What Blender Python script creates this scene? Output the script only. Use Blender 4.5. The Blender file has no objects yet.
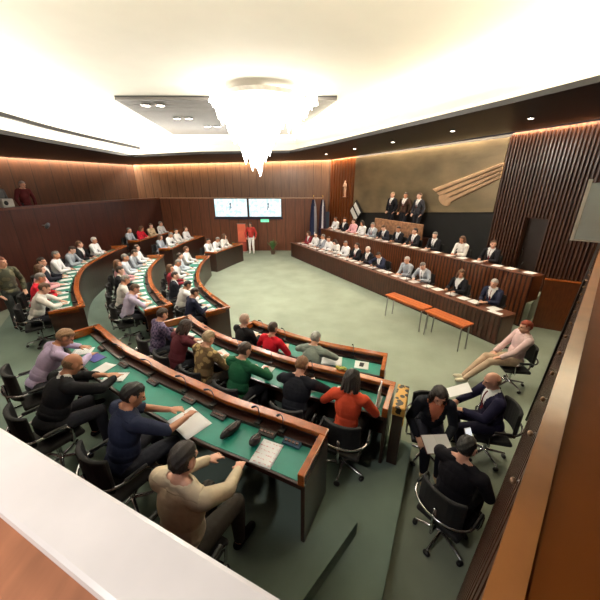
import bpy, bmesh, math, random
import numpy as np
from mathutils import Vector as V, Matrix as M, noise
R = random.Random(7)
SC = bpy.context.scene
COL = SC.collection
PI = math.pi

# ------------------------------------------------------------------ materials
MATS = {}
def lin(c):
    return tuple(((x/255)/12.92 if x/255 <= .04045 else ((x/255+.055)/1.055)**2.4) for x in c)
def mat(name, rgb, rough=.6, metal=0, var=.15, scale=6, bump=0., bscale=60, spec=.5, coat=0, srgb=True, stretch=None, emit=None, estr=0, trans=0, coords='Object'):
    if name in MATS: return MATS[name]
    m = bpy.data.materials.new(name); m.use_nodes = True
    nt = m.node_tree; b = nt.nodes['Principled BSDF']
    c = lin(rgb) if srgb else rgb
    b.inputs['Roughness'].default_value = rough; b.inputs['Metallic'].default_value = metal
    b.inputs['Specular IOR Level'].default_value = spec
    b.inputs['Coat Weight'].default_value = coat; b.inputs['Coat Roughness'].default_value = .12
    b.inputs['Transmission Weight'].default_value = trans
    tc = nt.nodes.new('ShaderNodeTexCoord')
    src = tc.outputs[coords]
    if stretch:
        mp = nt.nodes.new('ShaderNodeMapping'); mp.inputs['Scale'].default_value = stretch
        nt.links.new(src, mp.inputs['Vector']); src = mp.outputs['Vector']
    n = nt.nodes.new('ShaderNodeTexNoise'); n.inputs['Scale'].default_value = scale; n.inputs['Detail'].default_value = 4
    nt.links.new(src, n.inputs['Vector'])
    r = nt.nodes.new('ShaderNodeValToRGB')
    lo = tuple(x*(1-var) for x in c)+(1,); hi = tuple(min(1, x*(1+var)) for x in c)+(1,)
    r.color_ramp.elements[0].position = .3; r.color_ramp.elements[1].position = .7
    r.color_ramp.elements[0].color = lo; r.color_ramp.elements[1].color = hi
    nt.links.new(n.outputs['Fac'], r.inputs['Fac']); nt.links.new(r.outputs['Color'], b.inputs['Base Color'])
    if bump:
        n2 = nt.nodes.new('ShaderNodeTexNoise'); n2.inputs['Scale'].default_value = bscale
        nt.links.new(src, n2.inputs['Vector'])
        bp = nt.nodes.new('ShaderNodeBump'); bp.inputs['Strength'].default_value = bump; bp.inputs['Distance'].default_value = .02
        nt.links.new(n2.outputs['Fac'], bp.inputs['Height']); nt.links.new(bp.outputs['Normal'], b.inputs['Normal'])
    if emit:
        b.inputs['Emission Color'].default_value = lin(emit)+(1,); b.inputs['Emission Strength'].default_value = estr
    MATS[name] = m
    return m
def panel_mat(name, rgb, rgb2, pitch=.6, rough=.4, seam=.03, coat=.2, hseam=0, streak=1.):
    """wood veneer panels on a surface unwrapped in metres: vertical joints every pitch, streaky grain"""
    m = bpy.data.materials.new(name); m.use_nodes = True
    nt = m.node_tree; b = nt.nodes['Principled BSDF']; L = nt.links.new
    b.inputs['Roughness'].default_value = rough; b.inputs['Coat Weight'].default_value = coat; b.inputs['Coat Roughness'].default_value = .2
    uv = nt.nodes.new('ShaderNodeUVMap')
    mp = nt.nodes.new('ShaderNodeMapping'); mp.inputs['Scale'].default_value = (14, 1.2, 1); L(uv.outputs[0], mp.inputs[0])
    n = nt.nodes.new('ShaderNodeTexNoise'); n.inputs['Scale'].default_value = 1; n.inputs['Detail'].default_value = 5; L(mp.outputs[0], n.inputs['Vector'])
    r = nt.nodes.new('ShaderNodeValToRGB'); r.color_ramp.elements[0].position = .35; r.color_ramp.elements[1].position = .7
    r.color_ramp.elements[0].color = lin(rgb)+(1,); r.color_ramp.elements[1].color = lin(rgb2)+(1,)
    L(n.outputs['Fac'], r.inputs['Fac'])
    sp = nt.nodes.new('ShaderNodeSeparateXYZ'); L(uv.outputs[0], sp.inputs[0])
    def joint(out, p):
        d = nt.nodes.new('ShaderNodeMath'); d.operation = 'DIVIDE'; d.inputs[1].default_value = p; L(out, d.inputs[0])
        f = nt.nodes.new('ShaderNodeMath'); f.operation = 'FRACT'; L(d.outputs[0], f.inputs[0])
        g = nt.nodes.new('ShaderNodeMath'); g.operation = 'GREATER_THAN'; g.inputs[1].default_value = seam/p; L(f.outputs[0], g.inputs[0])
        return g.outputs[0]
    j = joint(sp.outputs['X'], pitch)
    if hseam:
        k = nt.nodes.new('ShaderNodeMath'); k.operation = 'MULTIPLY'; L(j, k.inputs[0]); L(joint(sp.outputs['Y'], hseam), k.inputs[1]); j = k.outputs[0]
    mx = nt.nodes.new('ShaderNodeMix'); mx.data_type = 'RGBA'; mx.inputs['A'].default_value = tuple(x*.35 for x in lin(rgb))+(1,)
    L(j, mx.inputs['Factor']); L(r.outputs['Color'], mx.inputs['B']); L(mx.outputs['Result'], b.inputs['Base Color'])
    bp = nt.nodes.new('ShaderNodeBump'); bp.inputs['Strength'].default_value = .5; bp.inputs['Distance'].default_value = .015
    L(j, bp.inputs['Height']); L(bp.outputs['Normal'], b.inputs['Normal'])
    MATS[name] = m
    return m
def emis(name, rgb, s, mix=None):
    m = bpy.data.materials.new(name); m.use_nodes = True
    b = m.node_tree.nodes['Principled BSDF']
    b.inputs['Base Color'].default_value = lin(rgb)+(1,); b.inputs['Emission Color'].default_value = lin(rgb)+(1,); b.inputs['Emission Strength'].default_value = s
    MATS[name] = m
    return m

# ------------------------------------------------------------------ mesh helpers
def link(o, parent=None):
    COL.objects.link(o)
    if parent: o.parent = parent
    return o
def mesh_of(bm, name, smooth=False):
    me = bpy.data.meshes.new(name); bm.to_mesh(me); bm.free()
    if smooth:
        me.polygons.foreach_set('use_smooth', [True]*len(me.polygons))
    return me
def obj(name, bm, m, parent=None, smooth=False, bevel=0):
    me = mesh_of(bm, name, smooth)
    for q in (m if isinstance(m, (list, tuple)) else [m]): me.materials.append(q)
    o = link(bpy.data.objects.new(name, me), parent)
    if bevel:
        md = o.modifiers.new('bevel', 'BEVEL'); md.width = bevel; md.segments = 2; md.limit_method = 'ANGLE'
    return o
def empty(name, loc, rz=0, s=1):
    o = bpy.data.objects.new(name, None); link(o); o.location = loc; o.rotation_euler = (0, 0, rz); o.scale = (s,)*3
    o.empty_display_size = .1
    return o
def tag(o, label=None, cat=None, group=None, kind=None):
    if label: o['label'] = label
    if cat: o['category'] = cat
    if group: o['group'] = group
    if kind: o['kind'] = kind
    return o
def struct(o): o['kind'] = 'structure'; return o
def box(bm, lo, hi, mx=None):
    vs = [bm.verts.new((x, y, z)) for x in (lo[0], hi[0]) for y in (lo[1], hi[1]) for z in (lo[2], hi[2])]
    if mx is not None:
        for v in vs: v.co = mx @ v.co
    for f in ((0,1,3,2), (4,6,7,5), (0,4,5,1), (2,3,7,6), (0,2,6,4), (1,5,7,3)): bm.faces.new([vs[i] for i in f])
    return bm
def bx(lo, hi, mx=None): return box(bmesh.new(), lo, hi, mx)
def frame_of(d):
    d = d.normalized(); a = V((0,0,1)) if abs(d.z) < .9 else V((1,0,0))
    s = d.cross(a).normalized(); return s, s.cross(d).normalized(), d
def capsule(bm, a, b, ra, rb, seg=10, hs=3):
    a, b = V(a), V(b); d = b-a
    if d.length < 1e-6: d = V((0,0,1e-5))
    s, t, d = frame_of(d)
    rings = []
    for i in range(hs): th = PI/2*(i+.35)/hs; rings.append((a-d*ra*math.cos(th), ra*math.sin(th)))
    rings += [(a, ra), (b, rb)]
    for i in range(hs): th = PI/2*(hs-i-.65)/hs; rings.append((b+d*rb*math.cos(th), rb*math.sin(th)))
    loops = [[bm.verts.new(c+(s*math.cos(2*PI*k/seg)+t*math.sin(2*PI*k/seg))*r) for k in range(seg)] for c, r in rings]
    for p, q in zip(loops, loops[1:]):
        for k in range(seg): bm.faces.new((p[k], p[(k+1)%seg], q[(k+1)%seg], q[k]))
    bm.faces.new(loops[0][::-1]); bm.faces.new(loops[-1])
    return bm
def ellipsoid(bm, c, r, rot=None, u=14, v=10):
    mx = M.Translation(V(c)) @ (rot.to_4x4() if rot is not None else M()) @ M.Diagonal((r[0], r[1], r[2], 1))
    bmesh.ops.create_uvsphere(bm, u_segments=u, v_segments=v, radius=1, matrix=mx)
    return bm
def tube(bm, pts, r, seg=8):
    pts = [V(p) for p in pts]; loops = []
    for i, p in enumerate(pts):
        d = (pts[min(i+1, len(pts)-1)]-pts[max(i-1, 0)])
        s, t, d = frame_of(d)
        if loops:
            s0 = (loops[-1][0].co-pts[i-1]); s0 = s0-d*s0.dot(d); s = s0.normalized(); t = s.cross(d).normalized()*-1
            t = d.cross(s)
        else: t = d.cross(s)
        loops.append([bm.verts.new(p+(s*math.cos(2*PI*k/seg)+t*math.sin(2*PI*k/seg))*r) for k in range(seg)])
    for p, q in zip(loops, loops[1:]):
        for k in range(seg): bm.faces.new((p[k], p[(k+1)%seg], q[(k+1)%seg], q[k]))
    bm.faces.new(loops[0][::-1]); bm.faces.new(loops[-1])
    return bm
def lathe(bm, prof, c=(0,0,0), seg=16):
    loops = [[bm.verts.new((c[0]+r*math.cos(2*PI*k/seg), c[1]+r*math.sin(2*PI*k/seg), c[2]+z)) for k in range(seg)] for r, z in prof]
    for p, q in zip(loops, loops[1:]):
        for k in range(seg): bm.faces.new((p[k], p[(k+1)%seg], q[(k+1)%seg], q[k]))
    bm.faces.new(loops[0][::-1]); bm.faces.new(loops[-1])
    return bm

class Path:
    """smooth plan curve; s is measured to the left of travel, away from the well"""
    def __init__(self, pts, n=40, smooth=True):
        P = [V((p[0], p[1])) for p in pts]
        if smooth and len(P) > 2:
            Q = [P[0]*2-P[1]]+P+[P[-1]*2-P[-2]]; out = []
            for i in range(1, len(Q)-2):
                for k in range(10):
                    t = k/10; a, b, c, d = Q[i-1:i+3]
                    out.append(.5*((2*b)+(c-a)*t+(2*a-5*b+4*c-d)*t*t+(3*b-a-3*c+d)*t**3))
            out.append(P[-1]); P = out
        L = [0]
        for a, b in zip(P, P[1:]): L.append(L[-1]+(b-a).length)
        self.P, self.L, self.len = P, L, L[-1]
    def at(self, d, s=0):
        P, L = self.P, self.L
        d = min(max(d, 0), self.len); i = 0
        while i < len(L)-2 and L[i+1] < d: i += 1
        t = (d-L[i])/max(1e-6, L[i+1]-L[i]); p = P[i].lerp(P[i+1], t)
        a = self._tan(max(0, d-.15)); b = self._tan(min(self.len, d+.15)); tn = (a+b).normalized()
        n = V((-tn.y, tn.x)); q = p+n*s
        return q, n
    def _tan(self, d):
        i = 0
        while i < len(self.L)-2 and self.L[i+1] < d: i += 1
        return (self.P[i+1]-self.P[i]).normalized()
    def sweep(self, bm, prof, d0=0, d1=None, step=.2):
        d1 = self.len if d1 is None else d1
        n = max(1, int((d1-d0)/step)); loops = []
        for k in range(n+1):
            p, nn = self.at(d0+(d1-d0)*k/n); loops.append([bm.verts.new((p.x+nn.x*s, p.y+nn.y*s, z)) for s, z in prof])
        m = len(prof)
        for a, b in zip(loops, loops[1:]):
            for k in range(m): bm.faces.new((a[k], b[k], b[(k+1)%m], a[(k+1)%m]))
        bm.faces.new(loops[0]); bm.faces.new(loops[-1][::-1])
        bmesh.ops.recalc_face_normals(bm, faces=bm.faces)
        return bm
def rect(s0, s1, z0, z1): return [(s0, z0), (s1, z0), (s1, z1), (s0, z1)]
def fix(bm): bmesh.ops.recalc_face_normals(bm, faces=bm.faces); return bm

def wall_strip(name, pts, z0, z1, m, thick=.12, back=1, parent=None):
    """upright wall following plan points, unwrapped in metres; z0/z1 numbers or one per point; thickness on the side away from the room"""
    n = len(pts); z0 = z0 if isinstance(z0, (list, tuple)) else [z0]*n; z1 = z1 if isinstance(z1, (list, tuple)) else [z1]*n
    bm = bmesh.new(); uvl = bm.loops.layers.uv.new('UVMap')
    P = [V((p[0], p[1])) for p in pts]; off = []
    for i in range(n):
        d = (P[min(i+1, n-1)]-P[max(i-1, 0)]).normalized(); off.append(P[i]+V((-d.y, d.x))*thick*back)
    L = [0]
    for a, b in zip(P, P[1:]): L.append(L[-1]+(b-a).length)
    fr = [[bm.verts.new((p.x, p.y, z)) for p, z in zip(P, zz)] for zz in (z0, z1)]
    bk = [[bm.verts.new((p.x, p.y, z)) for p, z in zip(off, zz)] for zz in (z0, z1)]
    def face(vs, uvs):
        f = bm.faces.new(vs)
        for l, u in zip(f.loops, uvs): l[uvl].uv = u
    for i in range(n-1):
        a, b = L[i], L[i+1]
        face((fr[0][i], fr[0][i+1], fr[1][i+1], fr[1][i]), ((a, z0[i]), (b, z0[i+1]), (b, z1[i+1]), (a, z1[i])))
        face((bk[0][i+1], bk[0][i], bk[1][i], bk[1][i+1]), ((b, z0[i]), (a, z0[i]), (a, z1[i]), (b, z1[i])))
        face((fr[1][i], fr[1][i+1], bk[1][i+1], bk[1][i]), ((a, 0), (b, 0), (b, thick), (a, thick)))
        face((fr[0][i+1], fr[0][i], bk[0][i], bk[0][i+1]), ((b, 0), (a, 0), (a, thick), (b, thick)))
    face((fr[0][0], fr[1][0], bk[1][0], bk[0][0]), ((0, 0), (0, 1), (thick, 1), (thick, 0)))
    face((fr[0][-1], bk[0][-1], bk[1][-1], fr[1][-1]), ((0, 0), (thick, 0), (thick, 1), (0, 1)))
    fix(bm)
    return obj(name, bm, m, parent)

# ------------------------------------------------------------------ palette
wood_rim = mat('rim_wood', (150, 78, 30), .22, var=.3, scale=3, stretch=(3, 3, 20), coat=.6)
wood_dark = mat('dark_wood', (44, 20, 12), .35, var=.35, scale=4, stretch=(8, 8, 1), coat=.3)
wood_mid = mat('mid_wood', (98, 52, 26), .35, var=.3, scale=4, stretch=(8, 8, 1.2), coat=.3)
wood_orange = mat('orange_wood', (186, 92, 34), .3, var=.25, scale=5, stretch=(2, 8, 2), coat=.4)
green_top = mat('green_leather', (14, 116, 100), .5, var=.18, scale=3, bump=.1, bscale=220)
black_plastic = mat('black_plastic', (16, 16, 18), .4)
black_fabric = mat('black_upholstery', (18, 18, 20), .75, bump=.2, bscale=150)
chrome = mat('chrome', (205, 205, 208), .15, 1, var=.03)
steel = mat('brushed_steel', (150, 150, 150), .35, 1, var=.1)
paper_m = mat('white_paper', (240, 240, 238), .7, var=.03)
carpet = mat('carpet', (140, 149, 133), .95, var=.1, scale=1.4, bump=.25, bscale=300, spec=.1)
carpet_green = mat('carpet_upper', (112, 128, 118), .95, var=.12, scale=1.4, bump=.25, bscale=300, spec=.1)
skin_mats = [mat('skin_light', (216, 164, 140), .5, var=.06), mat('skin_tan', (188, 132, 102), .5, var=.06), mat('skin_pale', (228, 184, 164), .5, var=.06)]
eye_m = mat('eye_dark', (30, 22, 20), .2)
lip_m = mat('lip', (160, 80, 76), .4)
def cloth(rgb):
    return mat('cloth_%d_%d_%d' % rgb, rgb, .85, var=.12, scale=9, bump=.35, bscale=14, spec=.2)
def hairm(rgb):
    return mat('hair_%d_%d_%d' % rgb, rgb, .45, var=.35, scale=30, stretch=(2, 2, 8), bump=.4, bscale=90)
def pattern_cloth(name, a, b, scale, checks=False):
    m = mat(name, a, .85)
    nt = m.node_tree; bs = nt.nodes['Principled BSDF']
    tc = nt.nodes.new('ShaderNodeTexCoord')
    t = nt.nodes.new('ShaderNodeTexChecker' if checks else 'ShaderNodeTexVoronoi'); t.inputs['Scale'].default_value = scale
    nt.links.new(tc.outputs['Object'], t.inputs['Vector'])
    mx = nt.nodes.new('ShaderNodeMix'); mx.data_type = 'RGBA'
    mx.inputs['A'].default_value = lin(a)+(1,); mx.inputs['B'].default_value = lin(b)+(1,)
    if checks: nt.links.new(t.outputs['Fac'], mx.inputs['Factor'])
    else:
        g = nt.nodes.new('ShaderNodeMath'); g.operation = 'GREATER_THAN'; g.inputs[1].default_value = .45
        nt.links.new(t.outputs['Distance'], g.inputs[0]); nt.links.new(g.outputs[0], mx.inputs['Factor'])
    nt.links.new(mx.outputs['Result'], bs.inputs['Base Color'])
    return m

# ------------------------------------------------------------------ setting
T1, T2, T3 = .45, .25, 0.
EYE = 3.7
GZ = 2.1                                   # gallery floor
R1A = [(.29, 2.39), (0, 2.53), (-.34, 2.69), (-.83, 2.91), (-1.27, 3.18), (-1.77, 3.47), (-2.21, 3.77), (-2.78, 4.15), (-3.68, 4.92)]
R1B = [(-4.54, 5.82), (-5.6, 7.17), (-6.6, 8.9), (-7.05, 10.6), (-7.25, 12.5)]
R1C = [(-7.3, 13.7), (-7.15, 15.3), (-6.75, 17.0)]
R2A = [(1.32, 3.45), (.87, 3.66), (.15, 3.95), (-.21, 4.12), (-.8, 4.47), (-1.47, 4.91), (-2.03, 5.43), (-2.34, 5.8)]
R2B = [(-2.95, 6.4), (-3.43, 6.95), (-4.2, 8.1), (-4.95, 9.72), (-5.4, 11.7)]
R2C = [(-5.55, 12.9), (-5.5, 14.4), (-5.2, 16.4)]
R3A = [(1.56, 4.63), (.93, 4.87), (.38, 5.1), (-.27, 5.48), (-1.04, 6.06)]
R3B = [(-1.75, 6.85), (-2.2, 7.45), (-2.8, 8.3), (-3.35, 9.5), (-3.75, 11.2), (-3.85, 12.6)]
R3C = [(-3.75, 13.2), (-3.35, 14.4), (-2.95, 15.4)]
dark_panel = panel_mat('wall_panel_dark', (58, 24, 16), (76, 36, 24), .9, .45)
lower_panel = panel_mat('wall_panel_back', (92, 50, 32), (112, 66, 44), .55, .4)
upper_panel = panel_mat('wall_panel_upper', (100, 69, 49), (122, 88, 63), .5, .4)
slat_wood = panel_mat('wall_slats', (82, 46, 28), (108, 64, 38), .22, .4, seam=.05)
orange_panel = panel_mat('wall_orange', (100, 54, 26), (134, 76, 36), .3, .35, seam=.04)
green_wall = panel_mat('wall_left_upper', (66, 38, 22), (86, 50, 28), .8, .6, coat=0)
black_wall = mat('black_wall', (14, 13, 12), .7)
soffit_m = mat('soffit', (13, 9, 8), .5, var=.1)
plaster = mat('plaster', (236, 232, 222), .9, var=.015, scale=2)
plaster_warm = mat('plaster_warm', (238, 226, 190), .9, var=.03, scale=1, stretch=(1, 8, 1))
gold_brown = mat('gallery_wood', (126, 64, 10), .65, var=.15, scale=2, spec=.15)
ledge_glare = mat('ledge_glare', (240, 232, 228), .25, var=.06, scale=4, coat=.3)  # white glare on the left wooden ledge, put into the colour

o = struct(obj('floor', bx((-12, -3, -.1), (11, 21, 0)), carpet))
ring2 = Path([(1.62, 3.3)]+R2A+R2B+R2C+[(-4.7, 17.9)])
struct(obj('floor_middle_tier', ring2.sweep(bmesh.new(), rect(.04, 3.2, .001, T2)), carpet_green))
ring1 = Path([(.62, 2.1)]+R1A+R1B+R1C+[(-6.3, 17.9)])
bm = ring1.sweep(bmesh.new(), rect(.04, 1.75, .001, T1))
struct(obj('floor_outer_tier', bm, carpet_green))

LW = [(-9.3, 4.6), (-9.35, 9), (-9.2, 13), (-8.65, 15.8), (-8.0, 18)]
LWs = [tuple(Path(LW).at(Path(LW).len*k/24)[0]) for k in range(25)]
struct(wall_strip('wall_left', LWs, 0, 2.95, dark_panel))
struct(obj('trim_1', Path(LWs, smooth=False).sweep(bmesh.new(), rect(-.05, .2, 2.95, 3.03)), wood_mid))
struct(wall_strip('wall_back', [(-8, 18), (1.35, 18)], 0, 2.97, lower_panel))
struct(obj('trim_2', bx((-8, 17.96, 2.97), (1.35, 18.2, 3.03)), mat('trim_pale', (150, 112, 84), .35)))
struct(obj('floor_gallery_left', Path(LWs, smooth=False).sweep(bmesh.new(), rect(.12, 6, GZ-.2, GZ)), wood_dark))
struct(obj('floor_gallery_back', bx((-8, 18.12, GZ-.2), (1.4, 20, GZ)), wood_dark))
# upper walls behind the galleries
struct(wall_strip('wall_left_upper', [(-16, 8), (-12.95, 14.3), (-10.2, 20)], GZ, 4.83, green_wall))
struct(wall_strip('wall_back_upper', [(-10.2, 20), (-3.16, 20.1), (1.9, 20)], GZ, [4.83, 5.0, 5.12], upper_panel))
WA, WB = V((1.9, 20)), V((9.5, 3.83)); WD = (WB-WA).normalized(); WN = V((-WD.y, WD.x))   # WN points out of the room
def onw(s, off=0): return WA+WD*s+WN*off
S1, S2, S3, S4 = 2.65, 10.72, 11.72, 12.3
struct(wall_strip('wall_right_far', [onw(0), onw(S1)], 0, 5.12, orange_panel))
struct(wall_strip('wall_right', [onw(S1), onw(S2)], 0, [5.12, 5.15], black_wall))
struct(wall_strip('wall_right_near', [onw(S2), onw(S3)], 0, 5.17, slat_wood))
struct(wall_strip('wall_right_above_door', [onw(S3), onw(S4)], 2.77, 5.17, slat_wood))
struct(wall_strip('wall_right_side', [onw(S4), onw(17.8)], 0, [5.17, 5.22], slat_wood))
# upright battens standing on the slatted part
bm = bmesh.new()
k = 0
while S2+.02+k*.095 < 17.6:
    s = S2+.02+k*.095; k += 1
    z0 = 2.8 if S3-.03 < s < S4+.03 else .02
    a = onw(s, -.045); q = M.Translation((a.x, a.y, 0)) @ M.Rotation(math.atan2(WD.y, WD.x), 4, 'Z')
    box(bm, (-.02, -.03, z0), (.02, .03, 5.1), q)
struct(obj('trim_3', fix(bm), mat('batten', (72, 42, 29), .4, var=.25, scale=3, stretch=(6, 6, .6), coat=.2)))
bm = bmesh.new()
for k in range(9):
    a = onw(.15+k*.29, -.035); q = M.Translation((a.x, a.y, 0)) @ M.Rotation(math.atan2(WD.y, WD.x), 4, 'Z')
    box(bm, (-.05, -.03, .7), (.05, .03, 5.05), q)
struct(obj('trim_4', fix(bm), mat('batten_orange', (118, 63, 28), .35, var=.3, scale=3, stretch=(6, 6, .6), coat=.3)))
door = wall_strip('door_1', [onw(S3-.1, .13), onw(S4+.1, .13)], .0, 2.77, mat('door_dark', (34, 19, 12), .5), .05); struct(door)
a = onw(S3+.08, .09)
obj('door_handle', capsule(bmesh.new(), (a.x, a.y, 1.65), (a.x, a.y, 1.85), .015, .015), chrome, door)

# raised floor of the rear bench
BD = V((-.4737, .8807)); BN = V((.8807, .4737))                      # along the benches / towards the right-hand wall
B0 = V((4.83, 6.54))
def onb(d, n=0): p = B0+BD*d+BN*n; return p
RT = .7
def slab(name, pts, z0, z1, m):
    bm = bmesh.new(); lo = [bm.verts.new((p[0], p[1], z0)) for p in pts]; hi = [bm.verts.new((p[0], p[1], z1)) for p in pts]
    bm.faces.new(lo[::-1]); bm.faces.new(hi); n = len(pts)
    for i in range(n): bm.faces.new((lo[i], lo[(i+1) % n], hi[(i+1) % n], hi[i]))
    return obj(name, fix(bm), m)
struct(slab('floor_rear_tier', [onb(.2, 1.72), onb(11.3, 1.72), onw(3.4, -.02), onw(S4+.4, -.02)], .001, RT, carpet))

# ---- soffit and ceiling
OUT = [(-9.6, 1.5, 4.83), (-16, 8, 4.83), (-12.95, 14.3, 4.83), (-10.2, 20, 4.83), (-3.16, 20.1, 5.0), (1.9, 20, 5.12), (5.5, 12.34, 5.15), (7.5, 8.08, 5.19), (9.5, 3.83, 5.22), (9.5, 1.5, 5.22)]
INN = [(-6.3, 2.6, 4.83), (-6.9, 5.5, 4.83), (-7.2, 9.5, 4.83), (-7.3, 14.44, 4.83), (-4.49, 14.93, 5.0), (-.45, 14.93, 5.05), (1.15, 12.6, 5.12), (2.77, 9.6, 5.17), (4.12, 6.9, 5.19), (5.6, 3.2, 5.2)]
def inward(p, d, c=(-1.8, 8.5)):
    q = V((c[0]-p[0], c[1]-p[1])); q = q.normalized()*d; return (p[0]+q.x, p[1]+q.y)
def loft(bm, loops, closed=True):
    vs = [[bm.verts.new(p) for p in L] for L in loops]; n = len(loops[0])
    for a, b in zip(vs, vs[1:]):
        for i in range(n if closed else n-1): bm.faces.new((a[i], a[(i+1) % n], b[(i+1) % n], b[i]))
    return vs
def gap(p, d): x, y = inward(p, d); return (x, y, p[2])
bm = bmesh.new()
loft(bm, [[gap(p, .22) for p in OUT], INN, [(p[0], p[1], p[2]+.1) for p in INN], [(x, y, z+.1) for x, y, z in [gap(p, .22) for p in OUT]], [gap(p, .22) for p in OUT]])
struct(obj('ceiling_soffit', fix(bm), soffit_m))
bm = bmesh.new()
ZC = 5.95
def rise(p, d, h): x, y = inward(p, d); return (x, y, p[2]+h)
L0 = [rise(p, -.3, .1) for p in INN]
L1 = [rise(p, -1.3, .22) for p in INN]
L2 = [rise(p, -1.35, .5) for p in INN]
L4 = [(*inward(p, -1.05), ZC) for p in INN]
vs = loft(bm, [L0, L1, L2, L4]); bm.faces.new(vs[-1])
struct(obj('ceiling', fix(bm), plaster))
bm = bmesh.new()
vs = loft(bm, [[(p[0]-.0, p[1], 6.3) for p in OUT], [(p[0], p[1], 6.4) for p in OUT]]); bm.faces.new(vs[1])
struct(obj('ceiling_roof', fix(bm), soffit_m))
# thin dark edge of the second ceiling step along the left side
bm = bmesh.new()
pts = [(-5.6, 4.0), (-6.2, 7.4), (-6.4, 9.5), (-6.35, 13.2)]
Path(pts).sweep(bm, rect(-.04, .04, 5.02, 5.1)); struct(obj('trim_5', bm, soffit_m))
# grey slatted metal ceiling panel
grey_m = mat('ceiling_metal', (96, 92, 88), .5, .1, var=.1)
bm = bmesh.new(); n = 34
for k in range(n):
    y = 9.5+6*k/n; f = k/n
    xl, xr = -5.0-.8*f, 1.0-1.4*f
    box(bm, (xl, y, ZC-.1), (xr, y+.13, ZC-.04))
struct(obj('ceiling_slats', fix(bm), grey_m))
struct(slab('ceiling_panel', [(-5.0, 9.5), (1.0, 9.5), (-.4, 15.5), (-5.8, 15.5)], ZC-.035, ZC-.005, mat('ceiling_dark', (40, 38, 36), .6)))

# ---- near gallery: the ledge the photographer leans over
ax, ay = .24, .19
near = Path([(ax, ay), (-9.3, 4.6)], smooth=False)
struct(wall_strip('wall_near', [(ax-.03, ay-.04), (-9.3, 4.56)], 0, 2.9, dark_panel))
struct(obj('trim_6', near.sweep(bmesh.new(), rect(0, .14, 2.9, 3.0), step=1), ledge_glare, bevel=.012))  # cap strip cut to the width of the painted glare
struct(obj('trim_7', near.sweep(bmesh.new(), rect(.14, .75, 2.9, 2.985), step=1), mat('ledge_wood', (176, 116, 84), .35, var=.2, scale=3, stretch=(6, 1, 1), coat=.3)))
UD, UN = V((1, 1)).normalized(), V((-1, 1)).normalized()
def onr(s, n=0): return V((ax, ay))+UD*s+UN*n
def rbox(bm, s0, s1, n0, n1, z0, z1):
    q = M.Translation((ax, ay, 0)) @ M.Rotation(PI/4, 4, 'Z'); return box(bm, (s0, n0, z0), (s1, n1, z1), q)
struct(obj('trim_8', rbox(bmesh.new(), -.1, 5.1, -1.1, -.03, 2.92, 2.995), gold_brown))
struct(obj('trim_9', rbox(bmesh.new(), 0, 9.6, -.03, .024, 2.9, 3.005), mat('edge_trim', (172, 112, 62), .3, var=.15, coat=.4)))
# raked slatted front below the ledge
bm = bmesh.new()
q0 = M.Translation((ax, ay, 0)) @ M.Rotation(PI/4, 4, 'Z')
def rk(s, z, d=0): n = .02+.13*(1-z/2.9)+d; p = q0 @ V((s, n, z)); return p
def quadbox(bm, s0, s1, z0, z1, d0, d1):
    vs = [bm.verts.new(rk(s, z, d)) for s in (s0, s1) for d in (d0, d1) for z in (z0, z1)]
    for f in ((0,1,3,2), (4,6,7,5), (0,4,5,1), (2,3,7,6), (0,2,6,4), (1,5,7,3)): bm.faces.new([vs[i] for i in f])
quadbox(bm, 0, 9.6, 0, 2.9, -.12, -.045)
struct(obj('wall_right_gallery', fix(bm), mat('slat_back', (44, 24, 14), .5)))
bm = bmesh.new()
for k in range(78): quadbox(bm, .1+k*.12, .17+k*.12, 0.0, 2.895, -.045, 0)
struct(obj('trim_10', fix(bm), mat('slat_front', (62, 35, 21), .4, var=.3, scale=3, stretch=(5, 5, .6))))
bm = bmesh.new(); quadbox(bm, 5.2, 9.6, 0, 2.5, 0.004, .03)
struct(obj('trim_11', fix(bm), mat('black_cladding', (10, 9, 10), .35, var=.2)))
struct(obj('floor_gallery_near', near.sweep(bmesh.new(), rect(.12, 2.5, GZ-.2, GZ), step=1), wood_dark))
bm = bmesh.new(); rbox(bm, -.1, 9.6, -2.0, -.12, GZ-.2, GZ); struct(obj('floor_gallery_right', bm, wood_dark))

# ------------------------------------------------------------------ furniture and fittings
def shift(bm, loc):
    bmesh.ops.translate(bm, verts=bm.verts, vec=-V(loc)); return bm
def part(name, bm, m, root, smooth=False, bevel=0, label=None):
    """mesh written in world coordinates, hung under an unrotated root"""
    o = obj(name, shift(bm, root.location), m, root, smooth, bevel)
    if label: o['label'] = label
    return o
def desk(path, T, Tl, label, group='curved council desks', depth=.57, deep_top=None):
    p0, _ = path.at(path.len/2, .3); r = empty('council_desk', (p0.x, p0.y, T)); tag(r, label, 'desk', group)
    sw = lambda pr, a=0, b=None: path.sweep(bmesh.new(), pr, a, b)
    e = .04
    part('front_panel', sw(rect(0, .035, Tl+.003, T+.845), e, path.len-e), wood_dark, r)
    part('front_rim', sw(rect(-.035, .075, T+.845, T+.9)), wood_rim, r, bevel=.012)
    part('equipment_ledge', sw([(.036, T+.70), (.155, T+.70), (.155, T+.79), (.036, T+.79)], e, path.len-e), wood_dark, r)
    part('writing_surface', sw(rect(.161, depth-.031, T+.72, T+.757), e, path.len-e), green_top, r)
    part('near_edge', sw(rect(depth-.03, depth, T+.70, T+.757), e, path.len-e), wood_dark, r, bevel=.006)
    part('underframe', sw(rect(.036, depth-.06, T+.66, T+.699), e, path.len-e), black_plastic, r)
    for d0, d1 in ((0, e-.001), (path.len-e+.001, path.len)):
        part('end_panel', sw(rect(.0, depth, T+.003, T+.843), d0, d1), wood_dark, r)
        a, b = (d0-.012, d1+.03) if d0 == 0 else (d0-.03, d1+.012)
        part('end_rim', path.sweep(bmesh.new(), rect(.077, depth+.01, T+.764, T+.9), max(a, 0), b), wood_rim, r, bevel=.008)
    return r
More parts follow.
